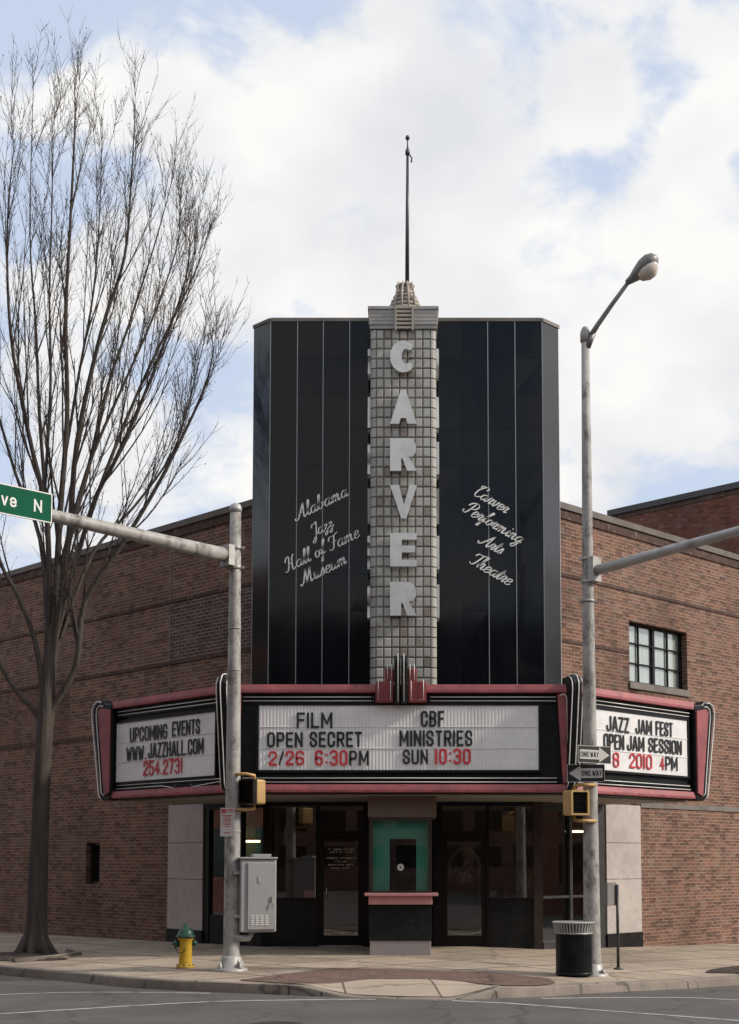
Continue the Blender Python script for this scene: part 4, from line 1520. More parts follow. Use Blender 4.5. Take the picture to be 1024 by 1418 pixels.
for f, a, b in SEG:
    band(f, a, b, 4.885, 5.06, -.02, .11, M['red'], 'cornice')
    band(f, a, b, 3.03, 3.19, -.02, .11, M['red'], 'lower_band')
    e = .06
    mb = MB()
    for z, nn in ((4.815, .05), (4.745, .035), (3.30, .035), (3.225, .05)):
        u0, u1 = (a + .25, b - .25) if f is MF else (a + .12, b - .12)
        if f is MF and z > 4:
            cc = .06
            mb.tube([f(u0, nn, z), f(cc - .55, nn, z)], .009, 6)
            mb.tube([f(cc + .55, nn, z), f(u1, nn, z)], .009, 6)
        elif f is ML and z < 3.25:
            m1 = a + (b - a) * .45
            m2 = a + (b - a) * .62
            mb.tube([f(u0, nn, z), f(m1, nn, z + .01), f(m2, nn + .03, z - .08), f(u1, nn, z + .03)], .009, 6)
        else:
            mb.tube([f(u0, nn, z), f(u1, nn, z)], .009, 6)
        n_sup = int((u1 - u0) / .45)
        for k in range(n_sup + 1):
            uu = u0 + (u1 - u0) * k / n_sup
            mb.box(f, uu - .006, uu + .006, 0, nn, z - .006, z + .006)
    mb.build('neon_tube', M['neon'], mq)
    # stepped black mouldings behind the tubes
    mb = MB()
    mb.box(f, a + .04, b - .04, .0, .022, 4.70, 4.775)
    mb.box(f, a + .04, b - .04, .0, .034, 4.79, 4.835)
    mb.box(f, a + .04, b - .04, .0, .022, 3.265, 3.34)
    mb.box(f, a + .04, b - .04, .0, .034, 3.20, 3.25)
    mb.build('moulding', M['black'], mq)


def board(f, u0, u1, z0, z1, nrib):
    m_ = MB()
    pts = []
    per = 8
    amp = .005
    for k in range(nrib * per + 1):
        t = k / (nrib * per)
        pts.append((u0 + (u1 - u0) * t, .03 + amp * abs(sin(pi * t * nrib)) ** .7))
    rows_ = []
    rows_.append([f(u, n, z0) for u, n in pts])
    rows_.append([f(u, n, z1) for u, n in pts])
    vs = [[m_.bm.verts.new(p) for p in r] for r in rows_]
    for i in range(len(pts) - 1):
        m_.bm.faces.new((vs[0][i], vs[0][i + 1], vs[1][i + 1], vs[1][i]))
    # close the back so the sheet has thickness
    back = [m_.bm.verts.new(p) for p in (f(u0, .002, z0), f(u1, .002, z0), f(u1, .002, z1), f(u0, .002, z1))]
    m_.bm.faces.new(back)
    b_ = m_.build('letter_board', M['board'], mq)
    r_ = MB()
    hgt = (z1 - z0) / 3
    for k in (1, 2):
        r_.box(f, u0, u1, .028, .044, z0 + hgt * k - .006, z0 + hgt * k + .006)
    r_.build('letter_rail', M['board'], b_)
    g = MB()
    t = .045
    g.box(f, u0 - t, u1 + t, .0, .055, z0 - t, z0)
    g.box(f, u0 - t, u1 + t, .0, .055, z1, z1 + t)
    g.box(f, u0 - t, u0, .0, .054, z0, z1)
    g.box(f, u1, u1 + t, .0, .054, z0, z1)
    g.build('board_frame', M['black'], b_)
    return b_


bF = board(MF, -2.59, 2.63, 3.45, 4.66, 82)
bL = board(ML, -5.77 * Q, -3.41 * Q, 3.37, 4.58, 44)
bR = board(MR, 3.50 * Q, 5.97 * Q, 3.50, 4.66, 52)
NF0, NF1 = .046, .056


def line(f, brd, items):
    for col, s, u0, u1, z0, z1 in items:
        m_ = MB()
        put_text(m_, f, s, u0, u1, z0, z1, NF0, NF1, (z1 - z0) * (.14 if f is MF else .12) if s != '.' else .04)
        m_.build('lettering', M[col], brd)


def pf(px): return (px - 551) * .01344


line(MF, bF, [
    ('blkletter', 'FILM', pf(411), pf(460.5), 4.235, 4.525),
    ('blkletter', 'CBF', pf(583), pf(615.5), 4.255, 4.555),
    ('blkletter', 'OPEN', pf(370), pf(419.5), 3.875, 4.155),
    ('blkletter', 'SECRET', pf(429), pf(501.5), 3.88, 4.165),
    ('blkletter', 'MINISTRIES', pf(553.5), pf(654.5), 3.895, 4.19),
    ('redletter', '2', pf(372.5), pf(384), 3.535, 3.80),
    ('blkletter', '/', pf(386), pf(393.5), 3.54, 3.80),
    ('redletter', '26', pf(396), pf(421.5), 3.54, 3.81),
    ('redletter', '6:30', pf(436.5), pf(481.5), 3.535, 3.82),
    ('blkletter', 'PM', pf(484), pf(511), 3.535, 3.81),
    ('blkletter', 'SUN', pf(558), pf(593), 3.56, 3.83),
    ('redletter', '10:30', pf(602), pf(652), 3.56, 3.85),
])
line(ML, bL, [
    ('blkletter', 'UPCOMING', -5.41 * Q, -4.50 * Q, 4.165, 4.455),
    ('blkletter', 'EVENTS', -4.38 * Q, -3.745 * Q, 4.185, 4.48),
    ('blkletter', 'WWW', -5.49 * Q, -5.06 * Q, 3.79, 4.07),
    ('redletter', '.', -5.03 * Q, -4.99 * Q, 3.79, 3.835),
    ('blkletter', 'JAZZHALL.COM', -4.95 * Q, -3.66 * Q, 3.80, 4.10),
    ('redletter', '254.2731', -5.06 * Q, -4.13 * Q, 3.46, 3.755),
])
line(MR, bR, [
    ('blkletter', 'JAZZ', 3.99 * Q, 4.51 * Q, 4.26, 4.56),
    ('blkletter', 'JAM', 4.666 * Q, 5.06 * Q, 4.27, 4.56),
    ('blkletter', 'FEST', 5.16 * Q, 5.58 * Q, 4.28, 4.57),
    ('blkletter', 'OPEN', 3.92 * Q, 4.386 * Q, 3.915, 4.21),
    ('blkletter', 'JAM', 4.464 * Q, 4.868 * Q, 3.92, 4.215),
    ('blkletter', 'SESSION', 4.975 * Q, 5.805 * Q, 3.93, 4.22),
    ('redletter', '8', 4.13 * Q, 4.262 * Q, 3.57, 3.86),
    ('redletter', '2010', 4.515 * Q, 5.048 * Q, 3.58, 3.87),
    ('redletter', '4', 5.252 * Q, 5.36 * Q, 3.59, 3.87),
    ('blkletter', 'PM', 5.388 * Q, 5.691 * Q, 3.59, 3.87),
])


def neon(mb, f, pts, nn, r=.011):
    mb.tube([f(u, nn, z) for u, z in pts], r, 6)


# black scrolled end pieces with a red tapered panel, neon outlined
def end_piece(f, e, s):
    """e: u of the fascia end, s: outward direction along the wall (-1 left, +1 right)"""
    outl = [(0, 3.0), (.30, 3.0), (.40, 3.08), (.70, 4.72), (.72, 4.88), (.66, 5.02), (.52, 5.10), (.38, 5.10), (.28, 5.02), (0, 4.99)]
    P_ = [(e + s * (x - .03), z) for x, z in outl]
    m_ = MB().plate(f, P_, -.10, .13)
    p_ = m_.build('end_scroll', M['black'], mq, bevel=.03)
    red_ = [(e + s * x, z) for x, z in ((.0, 3.16), (.17, 3.10), (.44, 4.86), (.36, 4.93), (.0, 4.86))]
    MB().plate(f, red_, .10, .165).build('end_panel', M['red'], p_)
    m_ = MB()
    neon(m_, f, [(e + s * x, z) for x, z in ((.30, 3.05), (.38, 3.12), (.68, 4.74), (.685, 4.90), (.62, 5.02), (.50, 5.07), (.36, 5.05))], .15, .013)
    neon(m_, f, [(e + s * x, z) for x, z in ((.20, 3.10), (.28, 3.16), (.52, 4.78), (.50, 4.92), (.40, 4.98), (.28, 4.96))], .15, .011)
    m_.build('neon_tube', M['neon'], p_)


end_piece(ML, LE * Q, -1)
end_piece(MR, RE * Q, 1)

# corner fins
for cx_, sx in ((XL, -1), (XR, 1)):
    bis = Vector((sx * sin(R(22.5)), -cos(R(22.5)), 0))
    side = Vector((-bis.y, bis.x, 0))
    fr = Frame((cx_, 25.2, 0), bis, side)              # u outward along the bisector
    prof = [(-.1, 3.06), (.10, 3.06), (.16, 3.12), (.36, 4.92), (.36, 5.05), (.30, 5.17), (.20, 5.21), (-.1, 5.18)]
    m_ = MB().plate(fr, prof, -.09, .09)
    p_ = m_.build('corner_fin', M['black'], mq, bevel=.025)
    m_ = MB()
    for nn in (-.11, .11):
        neon(m_, fr, [(.11, 3.12), (.15, 3.2), (.34, 4.92), (.335, 5.05), (.28, 5.15), (.20, 5.18)], nn, .009)
    for nn in (0,):
        neon(m_, fr, [(.15, 3.10), (.19, 3.2), (.385, 4.94), (.38, 5.06), (.31, 5.20), (.2, 5.235), (.02, 5.22)], nn, .010)
    m_.build('neon_tube', M['neon'], p_)
    # red tapered cheek on the front face and on the wing
    m_ = MB()
    m_.plate(MF, [(cx_ - sx * .02, 3.2), (cx_ - sx * .13, 3.2), (cx_ - sx * .22, 4.86), (cx_ - sx * .02, 4.90)], .0, .10)
    fw, u_ = (ML, XL * Q) if sx < 0 else (MR, XR * Q)
    m_.plate(fw, [(u_ + sx * .02, 3.2), (u_ + sx * .10, 3.2), (u_ + sx * .16, 4.86), (u_ + sx * .02, 4.90)], .0, .10)
    m_.build('corner_panel', M['red'], p_)
    m_ = MB()
    neon(m_, MF, [(cx_ - sx * .03, 3.24), (cx_ - sx * .05, 4.80), (cx_ - sx * .10, 4.86), (cx_ - sx * .17, 4.84)], .12, .009)
    m_.build('neon_tube', M['neon'], p_)

# centre ornament
m_ = MB()
ccx = .06
for s_ in (-1, 1):
    prof = [(.0, 4.68), (.28, 4.68), (.28, 5.42), (.25, 5.53), (.17, 5.58), (.0, 5.58)]
    fr = Frame((ccx + s_ * .065, 25.2, 0), (0, -1, 0), (1, 0, 0))
    m_.plate(fr, prof, -.06, .055)
ctr = m_.build('centre_ornament', M['black'], mq, bevel=.02)
m_ = MB()
for s_ in (-1, 1):
    m_.box(MF, ccx + s_ * .135, ccx + s_ * .47, .0, .20, 4.70, 5.09)
    m_.box(MF, ccx + s_ * .125, ccx + s_ * .30, -.02, .14, 5.09, 5.34)
m_.build('ornament_block', M['red_dark'], ctr, bevel=.015)
m_ = MB()
for s_ in (-1, 1):
    neon(m_, MF, [(ccx + s_ * .19, 5.10), (ccx + s_ * .19, 4.74), (ccx + s_ * .42, 4.74), (ccx + s_ * .42, 5.13)], .215, .007)
    neon(m_, MF, [(ccx + s_ * .17, 5.42), (ccx + s_ * .17, 5.10), (ccx + s_ * .25, 5.10), (ccx + s_ * .25, 5.42)], .155, .007)
    neon(m_, MF, [(ccx + s_ * .055, 4.70), (ccx + s_ * .055, 5.42), (ccx + s_ * .055, 5.60)], .29, .007)
m_.build('neon_tube', M['neon'], ctr)
# thin trim under the red band, rusted bolts
m_ = MB()
for f, a, b in SEG:
    for k in range(9):
        uu = a + (b - a) * (.1 + .1 * k)
        if random.random() < .55:
            for j in range(random.choice((1, 2, 3))):
                m_.box(f, uu + j * .05, uu + j * .05 + .028, .10, .113, 3.05, 3.075)
m_.build('bolt', M['red_dark'], mq)

# ------------------------------------------------------------------ ticket booth
tb = thing('ticket_booth', 'small box office booth with teal inside and pink ledge between the doors', 'ticket booth', (.05, 26.2, 0))
BF = front(25.6)
BX0, BX1 = -.54, .645
D = 1.9
mb = MB()
mb.box(BF, BX0 + .02, BX1 - .02, -D, .0, -.1, .275)
mb.build('plinth', M['granite'], tb, bevel=.008)
mb = MB()
mb.box(BF, BX0 + .0, BX1 + .0, -D, .012, .276, .94)
mb.build('lower_panel', M['black_stone'], tb)
mb = MB()
mb.box(BF, BX0 - .005, BX1 + .005, -.3, .12, .95, 1.11)
mb.box(BF, BX0 - .08, BX1 + .11, -.3, .20, 1.11, 1.165)
mb.build('ledge', M['pink'], tb, bevel=.008)
mb = MB()
mb.box(BF, BX0, BX0 + .07, -.09, .0, 1.165, 2.58)
mb.box(BF, BX1 - .07, BX1, -.09, .0, 1.165, 2.58)
mb.box(BF, BX0 + .07, BX1 - .07, -.09, .0, 2.52, 2.58)
mb.box(BF, BX0 + .07, BX1 - .07, -.09, .0, 1.165, 1.20)
for xx in (BX0, BX1 - .05):
    mb.box(BF, xx, xx + .05, -D, -D + .08, 1.165, 2.58)
mb.build('window_frame', M['bronze'], tb)
MB().box(BF, BX0 + .07, BX1 - .07, -.05, -.045, 1.2, 2.52).build('booth_window', M['glass2'], tb)
for xx in (BX0 + .02, BX1 - .025):
    MB().box(BF, xx, xx + .005, -D + .08, -.09, 1.165, 2.58).build('side_window', M['glass'], tb)
mb = MB()
mb.box(BF, BX0 - .02, BX1 + .085, -D, .03, 2.585, 3.0)
mb.build('header', M['fascia'], tb)
mb = MB()                                               # teal partition with an opening
mb.box(BF, BX0 + .05, -.15, -.20, -.16, 1.166, 2.58)
mb.box(BF, .353, BX1 - .05, -.20, -.16, 1.166, 2.58)
mb.box(BF, -.15, .353, -.20, -.16, 2.18, 2.58)
mb.build('partition', M['teal'], tb)
MB().box(BF, BX0 + .05, BX1 - .05, -D + .01, -.05, 1.12, 1.16).build('counter', M['blacksat'], tb)
MB().box(BF, BX0 + .05, BX1 - .05, -D, -D + .03, 1.166, 2.58).build('back_panel', M['blacksat'], tb)
mb = MB()
sp = [BF(.055, -.03, 1.645)]
ring = [(.055 + .065 * cos(2 * pi * k / 20), 1.645 + .065 * sin(2 * pi * k / 20)) for k in range(20)]
mb.plate(BF, ring, -.044, -.025)
ringi = [(.055 + .02 * cos(2 * pi * k / 12), 1.645 + .02 * sin(2 * pi * k / 12)) for k in range(12)]
spk = mb.build('speak_hole', M['sign_white'], tb)
MB().plate(BF, ringi, -.025, -.022).build('mesh_disc', M['dark_steel'], spk)
mb = MB().box(front(25.6), .78, .83, -.2, -.17, 1.58, 1.68)


# ------------------------------------------------------------------ bare street tree
tree = thing('bare_tree', 'tall leafless street tree on the left with fine upright branches', 'tree', (-7.2, 27, gz(-7.2)))
TY = 26.9


def tp(px, py, dy=0):
    Y = TY + dy
    s = 1878 / Y
    return Vector(((px - 551) / s, Y, 1.8 + (1190 - py) / s * .995))


rt = random.Random(11)
trunk = MB()
tpath = [tp(52, 1322), tp(53, 1305), tp(54, 1280), tp(55, 1200), tp(57, 1100), tp(59, 1030), tp(61, 985), tp(64, 930), tp(67, 880), tp(70, 835)]
trunk.tube(tpath, [.34, .25, .205, .185, .17, .165, .165, .145, .11, .07], 20)
for a in range(7):                                      # root flare
    an = a / 7 * 2 * pi + .3
    b = tp(52, 1322)
    trunk.tube([b + Vector((.5 * cos(an), .5 * sin(an), -.10)), b + Vector((.31 * cos(an), .31 * sin(an), .05)), b + Vector((.17 * cos(an), .17 * sin(an), .4))], [.05, .10, .06], 7)
leaders = [
    ([(61, 990), (63, 900), (72, 800), (75, 700), (80, 560), (78, 420), (82, 260), (85, 120), (85, 62)], .145, 0),
    ([(60, 985), (68, 860), (92, 740), (112, 640), (140, 520), (172, 420), (206, 300), (228, 195)], .105, .5),
    ([(64, 992), (101, 922), (112, 830), (160, 748), (212, 660), (262, 560), (282, 505), (292, 465)], .125, -.6),
    ([(59, 980), (62, 830), (54, 700), (44, 560), (33, 430), (26, 290), (24, 60)], .10, .7),
    ([(58, 985), (45, 890), (18, 820), (-6, 770), (-40, 660), (-75, 540), (-100, 420)], .10, -.4),
    ([(52, 995), (25, 962), (4, 930), (-40, 850), (-90, 700), (-120, 560)], .10, .4),
    ([(66, 930), (88, 740), (98, 600), (130, 440), (158, 330), (170, 220), (172, 100)], .105, -.9),
    ([(64, 950), (92, 800), (122, 700), (160, 590), (200, 490), (244, 390), (268, 330), (278, 290)], .085, .9),
    ([(61, 900), (58, 720), (24, 580), (2, 440), (-10, 280), (-2, 150)], .095, -1.0),
    ([(61, 870), (48, 740), (10, 640), (-28, 500), (-50, 330)], .08, 1.0),
    ([(68, 900), (118, 700), (148, 630), (186, 540), (222, 450), (248, 360), (254, 300)], .08, -1.2),
    ([(72, 800), (112, 640), (160, 520), (200, 420), (230, 320), (238, 255)], .06, .2),
    ([(78, 640), (98, 500), (116, 380), (124, 260), (127, 120)], .05, 1.0),
    ([(52, 690), (58, 520), (56, 380), (52, 230), (50, 110)], .05, .6),
    ([(80, 880), (122, 760), (180, 690), (232, 610), (262, 520), (280, 440)], .06, 1.1),
]
br, tw = MB(), MB()
UP = Vector((0, 0, 1))


def grow(mb, start, d, ln, r, nseg, sides, upw, wob):
    pts = [start.copy()]
    p = start.copy()
    d = d.normalized()
    for k in range(nseg):
        d = (d + UP * upw + Vector((rt.uniform(-wob, wob), rt.uniform(-wob, wob), rt.uniform(-wob, wob)))).normalized()
        p = p + d * ln / nseg
        pts.append(p.copy())
    rad = [r * (1 - .72 * k / nseg) for k in range(nseg + 1)]
    mb.tube(pts, rad, sides, caps=False)
    return pts


def at_path(pts, t):
    x = t * (len(pts) - 1)
    i = min(int(x), len(pts) - 2)
    return pts[i].lerp(pts[i + 1], x - i), (pts[i + 1] - pts[i]).normalized()


def side_dir(axis, lo, hi):
    v = Vector((rt.uniform(-1, 1), rt.uniform(-1, 1), rt.uniform(-.2, .4)))
    v = v - axis * v.dot(axis)
    v = v.normalized() if v.length > 1e-4 else Vector((1, 0, 0))
    a = R(rt.uniform(lo, hi))
    return axis * cos(a) + v * sin(a)


def bud(p, r):
    mb_ = tw
    v = [mb_.bm.verts.new(p + Vector(q) * r) for q in ((1, 0, 0), (0, 1, 0), (-1, 0, 0), (0, -1, 0), (0, 0, 1.4), (0, 0, -1.4))]
    for a, b in ((0, 1), (1, 2), (2, 3), (3, 0)):
        mb_.bm.faces.new((v[a], v[b], v[4]))
        mb_.bm.faces.new((v[b], v[a], v[5]))


def twigs(pts, n, l0, l1, r):
    for _ in range(n):
        p, ax = at_path(pts, rt.uniform(.15, 1.0))
        q = grow(tw, p, side_dir(ax, 15, 48), rt.uniform(l0, l1), r, 3, 3, .12, .09)
        if rt.random() < .16: bud(q[-1], rt.uniform(.008, .015))
        if rt.random() < .06: bud(q[2], rt.uniform(.008, .013))


for pts, r, dy in leaders:
    n = len(pts)
    P_ = [tp(59, 1060, 0)] if pts[0][1] > 955 else []
    for i, (x, y) in enumerate(pts):
        P_.append(tp(x + (rt.uniform(-3, 3) if i > 1 else 0), y, dy * 1.6 * i / (n - 1)))
    n = len(P_)
    fine = []
    for i in range(n - 1):
        for k in range(4):
            p0, p1, p2, p3 = P_[max(i - 1, 0)], P_[i], P_[i + 1], P_[min(i + 2, n - 1)]
            t = k / 4
            fine.append(.5 * ((2 * p1) + (p2 - p0) * t + (2 * p0 - 5 * p1 + 4 * p2 - p3) * t * t + (3 * p1 - p0 - 3 * p2 + p3) * t ** 3))
    fine.append(P_[-1])
    m = len(fine)
    br.tube(fine, [max(.006, r * .64 * (1 - i / (m - 1)) ** .9 + .004) for i in range(m)], 9, caps=False)
    twigs(fine[m // 2:], 36, .2, .6, .0055)
    nb = rt.randint(13, 16) if pts[-1][0] > -50 else 7
    for b in range(nb):
        t0_ = .42 if pts[-1][0] < -50 else .24
        t = t0_ + (.98 - t0_) * (b + rt.random()) / nb
        p, ax = at_path(fine, t)
        ln = rt.uniform(1.8, 4.1) * (1.1 - .72 * t) * (.8 if P_[-1].x > -5.2 else 1)
        rr = max(.0055, r * (1 - t) * .30 + .0035)
        q = grow(br, p, side_dir(ax, 9, 24), ln, rr, 8, 5, .10, .035)
        twigs(q, rt.randint(9, 13), .15, .55, .0048)
        for c in range(rt.randint(3, 5)):
            p2, ax2 = at_path(q, rt.uniform(.2, .9))
            q2 = grow(br, p2, side_dir(ax2, 11, 32), rt.uniform(.7, 1.7) * (1.1 - .4 * t), max(.0055, rr * .45), 5, 4, .09, .05)
            twigs(q2, rt.randint(5, 8), .12, .42, .0042)
trunk.build('trunk', M['bark'], tree, uvs=False)
br.build('branches', M['bark'], tree, uvs=False)
tw.build('twigs', M['twig'], tree, uvs=False)


# ------------------------------------------------------------------ traffic mast on the left with its cabinet
LP = Vector((-2.70, 22.2, 0))
lp = thing('traffic_mast', 'weathered grey traffic mast on the left carrying a long green street sign', 'mast', (-2.7, 22.2, -.0), group='street masts')
mb = MB()
mb.lathe((LP.x, LP.y, 0), [(.155, -.05), (.155, .02), (.142, .04), (.135, .5), (.128, 1.8), (.112, 4.5), (.098, 6.4), (.092, 7.56)], 24)
mb.build('pole', M['polepaint'], lp)
MB().lathe((LP.x, LP.y, 7.56), [(.102, 0), (.104, .06), (.085, .12), (.04, .15), (0, .155)], 20).build('cap', M['steel'], lp)
mb = MB()
mb.lathe((LP.x, LP.y, 0), [(.27, -.06), (.27, .03), (.18, .05), (.17, .20), (.14, .24)], 20)
for k in range(4):
    a = pi / 4 + k * pi / 2
    mb.lathe((LP.x + .225 * cos(a), LP.y + .225 * sin(a), .0), [(.03, 0), (.03, .10), (.018, .11), (.018, .14), (0, .145)], 8)
    mb.prism([LP + Vector((.15 * cos(a + e_), .15 * sin(a + e_), .03)) for e_ in (-.1, .1)] + [LP + Vector((.25 * cos(a), .25 * sin(a), .03))],
             [LP + Vector((.14 * cos(a + e_), .14 * sin(a + e_), .24)) for e_ in (-.1, .1)] + [LP + Vector((.17 * cos(a), .17 * sin(a), .2))])
mb.build('base', M['steel'], lp)
dL = Vector((-S2, -S2, 0))
mb = MB()
a0 = LP + Vector((0, 0, 6.80))
mb.tube([a0 + dL * .05, a0 + dL * 1.5 + Vector((0, 0, .03)), a0 + dL * 5.5 + Vector((0, 0, .13)), a0 + dL * 9 + Vector((0, 0, .2))], [.118, .108, .08, .055], 18)
mb.build('arm', M['polepaint'], lp)
mb = MB()
for z in (6.95, 6.62):
    mb.lathe((LP.x, LP.y, z), [(.113, -.025), (.116, -.02), (.116, .02), (.113, .025)], 20)
    for s_ in (-1, 1):
        mb.box(Frame((LP.x, LP.y, 0), (1, 0, 0), (0, -1, 0)), s_ * .11, s_ * .16, .02, .06, z - .02, z + .02)
for z in (5.6, 4.9, 3.55):
    mb.lathe((LP.x, LP.y, z), [(.108, -.008), (.118, -.006), (.118, .006), (.108, .008)], 20)
mb.box(Frame((LP.x, LP.y, 0), -dL, (S2, -S2, 0)), -.22, -.1, -.12, .12, 6.63, 6.97)
mb.build('clamp', M['steel'], lp)

# street name sign, green, on the arm
SF = Frame((LP.x, LP.y, 0), (S2, S2, 0), (S2, -S2, 0))     # u negative towards the road end of the arm
sn = thing('street_name_sign', 'long green street name sign with white Ave N lettering on the mast arm', 'street sign', tuple(LP + dL * 3.9 + Vector((0, 0, 6.7))))
u1 = -3.52
mb = MB()
mb.box(SF, u1 - 1.75, u1, .125, .145, 6.72, 7.16)
plate = mb.build('sign_panel', M['green_sign'], sn)
mb = MB()
w_ = .016
for a in ((u1 - 1.75, u1, 6.72, 6.72 + w_), (u1 - 1.75, u1, 7.16 - w_, 7.16), (u1 - w_, u1, 6.72 + w_, 7.16 - w_), (u1 - 1.75, u1 - 1.75 + w_, 6.72 + w_, 7.16 - w_)):
    mb.box(SF, a[0], a[1], .1455, .148, a[2], a[3])
mb.build('border', M['white'], plate)
mb = MB()
put_text(mb, SF, 'N', u1 - .30, u1 - .17, 6.845, 7.03, .1455, .149, .028)
put_text(mb, SF, 'Ave', u1 - .98, u1 - .58, 6.845, 7.03, .1455, .149, .028, .2)
mb.build('lettering', M['white'], plate)
mb = MB()
for uu in (u1 - .3, u1 - 1.3):
    mb.box(SF, uu - .03, uu + .03, .07, .125, 6.74, 7.1)
mb.build('bracket', M['steel'], sn)

# control cabinet on the left mast
cb = thing('control_cabinet', 'grey metal signal control cabinet with vent slots bolted to the left mast', 'cabinet', (-2.25, 22.3, .6))
ca = R(14)
CF = Frame((-2.245, 22.05, 0), (cos(ca), sin(ca), 0), (sin(ca), -cos(ca), 0))
mb = MB()
mb.box(CF, -.30, .285, -.42, 0, .62, 1.80)
mb.build('cabinet_box', M['cabinet'], cb, bevel=.02)
mb = MB()
mb.box(CF, -.19, .275, .001, .025, .66, 1.745)
dr_ = mb.build('cabinet_door', M['cabinet'], cb, bevel=.012)
mb = MB()
for i in range(4):
    for j in range(5):
        uu, zz = -.13 + i * .075, .735 + j * .035
        mb.box(CF, uu, uu + .055, .0255, .032, zz, zz + .018)
mb.build('vent', M['white'], dr_)
mb = MB()
mb.box(CF, .20, .245, .0255, .05, 1.13, 1.20)
mb.tube([CF(.22, .04, 1.13), CF(.22, .06, 1.10), CF(.22, .06, 1.03)], .01, 6)
mb.box(CF, -.02, .03, .0255, .034, 1.42, 1.52)
mb.build('lock', M['steel'], dr_)
mb = MB()
mb.box(CF, -.315, .30, -.44, .03, 1.80, 1.83)
mb.box(CF, -.10, .2, -.3, -.02, 1.83, 1.88)
mb.build('cabinet_roof', M['cabinet'], cb, bevel=.008)
mb = MB()
mb.tube([CF(-.38, -.15, .52), CF(-.14, -.15, .52), CF(-.10, -.15, .62)], [.055, .055, .055], 10)
mb.box(CF, -.40, -.29, -.25, -.1, .85, .90)
mb.box(CF, -.40, -.29, -.25, -.1, 1.55, 1.60)
mb.build('conduit', M['steel'], cb)


# pedestrian signals
def ped_signal(label, loc, ang, pole_dir):
    t = thing('pedestrian_signal', label, 'signal', loc, 0, 'pedestrian signals')
    a = R(ang)
    f = Frame(loc, (cos(a), sin(a), 0), (sin(a), -cos(a), 0))
    h = MB().box(f, -.16, .16, -.24, -.02, -.20, .20).build('housing', M['yellow'], t, bevel=.03)
    m_ = MB()
    for bx in ((-.165, -.135, -.2, .2), (.135, .165, -.2, .2), (-.135, .135, .17, .2), (-.135, .135, -.2, -.17)):
        m_.box(f, bx[0], bx[1], -.02, .07, bx[2], bx[3])
    m_.build('visor', M['yellow'] if pole_dir > 0 else M['blacksat'], t)
    m_ = MB().box(f, -.134, .134, -.02, .012, -.169, .169)
    for k in range(9):
        z = -.15 + k * .037
        m_.box(f, -.13, .13, .0125, .05, z, z + .006)
    m_.build('face', M['blacksat'], t)
    m_ = MB()
    for s_ in (-1, 1):
        m_.tube([f(0, -.13, s_ * .20), f(0, -.13, s_ * .27), Vector(loc) + Vector((pole_dir * .05, .02, s_ * .29)), Vector(loc) + Vector((pole_dir * .30, .12, s_ * .29))], .028, 8)
    m_.build('bracket', M['yellow'], t)
    return t


ped_signal('yellow pedestrian signal with black face turned left on the left mast', (-2.42, 22.02, 2.89), -38, -1)
ped_signal('yellow pedestrian signal facing the street on the right lamp mast', (2.90, 21.75, 2.70), 22, 1)

# parking notice
ns = thing('notice_sign', 'small white notice with red print strapped to the left mast', 'notice', (-2.76, 22.02, 2.4))
na = R(-6)
NFm = Frame((-2.765, 22.05, 0), (cos(na), sin(na), 0), (sin(na), -cos(na), 0))
pl = MB().box(NFm, -.117, .117, 0, .008, 2.165, 2.63).build('notice_panel', M['sign_white'], ns)
mb = MB()
b_ = .006
mb.box(NFm, -.105, -.02, .0085, .010, 2.545, 2.61)
mb.box(NFm, .0, .10, .0085, .010, 2.585, 2.605)
for z, ww in ((2.555, .10),):
    mb.box(NFm, .0, ww, .0085, .010, z, z + .014)
for z, ww in ((2.50, .09), (2.475, .07), (2.44, .08), (2.415, .06), (2.38, .075), (2.355, .08), (2.32, .05), (2.22, .07)):
    mb.box(NFm, -ww, ww * .8, .0085, .010, z, z + .012)
mb.build('print', M['sign_red'], pl)
mb = MB()
for z in (2.25, 2.55):
    mb.lathe((LP.x, LP.y, z), [(.124, -.012), (.134, -.01), (.134, .01), (.124, .012)], 18)
mb.build('strap', M['steel'], ns)

# ------------------------------------------------------------------ street lamp mast on the right
RP = Vector((3.13, 22.0, gz(3.13)))
rp_ = thing('street_lamp', 'tall grey street lamp mast on the right with a cobra head lamp', 'street lamp', tuple(RP), group='street masts')
mb = MB()
mb.lathe((RP.x, RP.y, 0), [(.165, -.15), (.16, 0), (.14, .3), (.125, 2.0), (.108, 4.5), (.092, 6.6), (.078, 8.6), (.066, 10.42)], 24)
mb.build('pole', M['polepaint'], rp_)
mb = MB()
mb.lathe((RP.x, RP.y, RP.z), [(.26, -.06), (.26, .03), (.18, .05), (.165, .16), (.15, .19)], 20)
for k in range(4):
    a = pi / 4 + k * pi / 2
    mb.lathe((RP.x + .215 * cos(a), RP.y + .215 * sin(a), RP.z), [(.035, 0), (.035, .09), (.02, .10), (0, .13)], 8)
mb.build('base', M['steel'], rp_)
mb = MB()
mb.lathe((RP.x, RP.y, 10.40), [(.085, 0), (.085, .14), (.07, .2), (.04, .25), (0, .26)], 16)
mb.build('cap', M['polepaint'], rp_)
arm_d = Vector((.62, -.30, 0))
A0 = Vector((RP.x + .03, RP.y - .02, 10.40))
A1 = Vector((3.82, 21.66, 11.30))
mb = MB()
mb.tube([A0, A0.lerp(A1, .25) + Vector((-.01, 0, .01)), A0.lerp(A1, .6) + Vector((-.01, 0, .01)), A1], [.05, .043, .038, .034], 12)
mb.tube([A0 + Vector((.0, 0, -.10)), A0 + Vector((.09, -.03, .13))], .055, 10)
mb.build('lamp_arm', M['lamp_shell'], rp_)
# lamp head: tapered shell and bowl lens, tilted along the arm
ax = (A1 - A0).normalized()
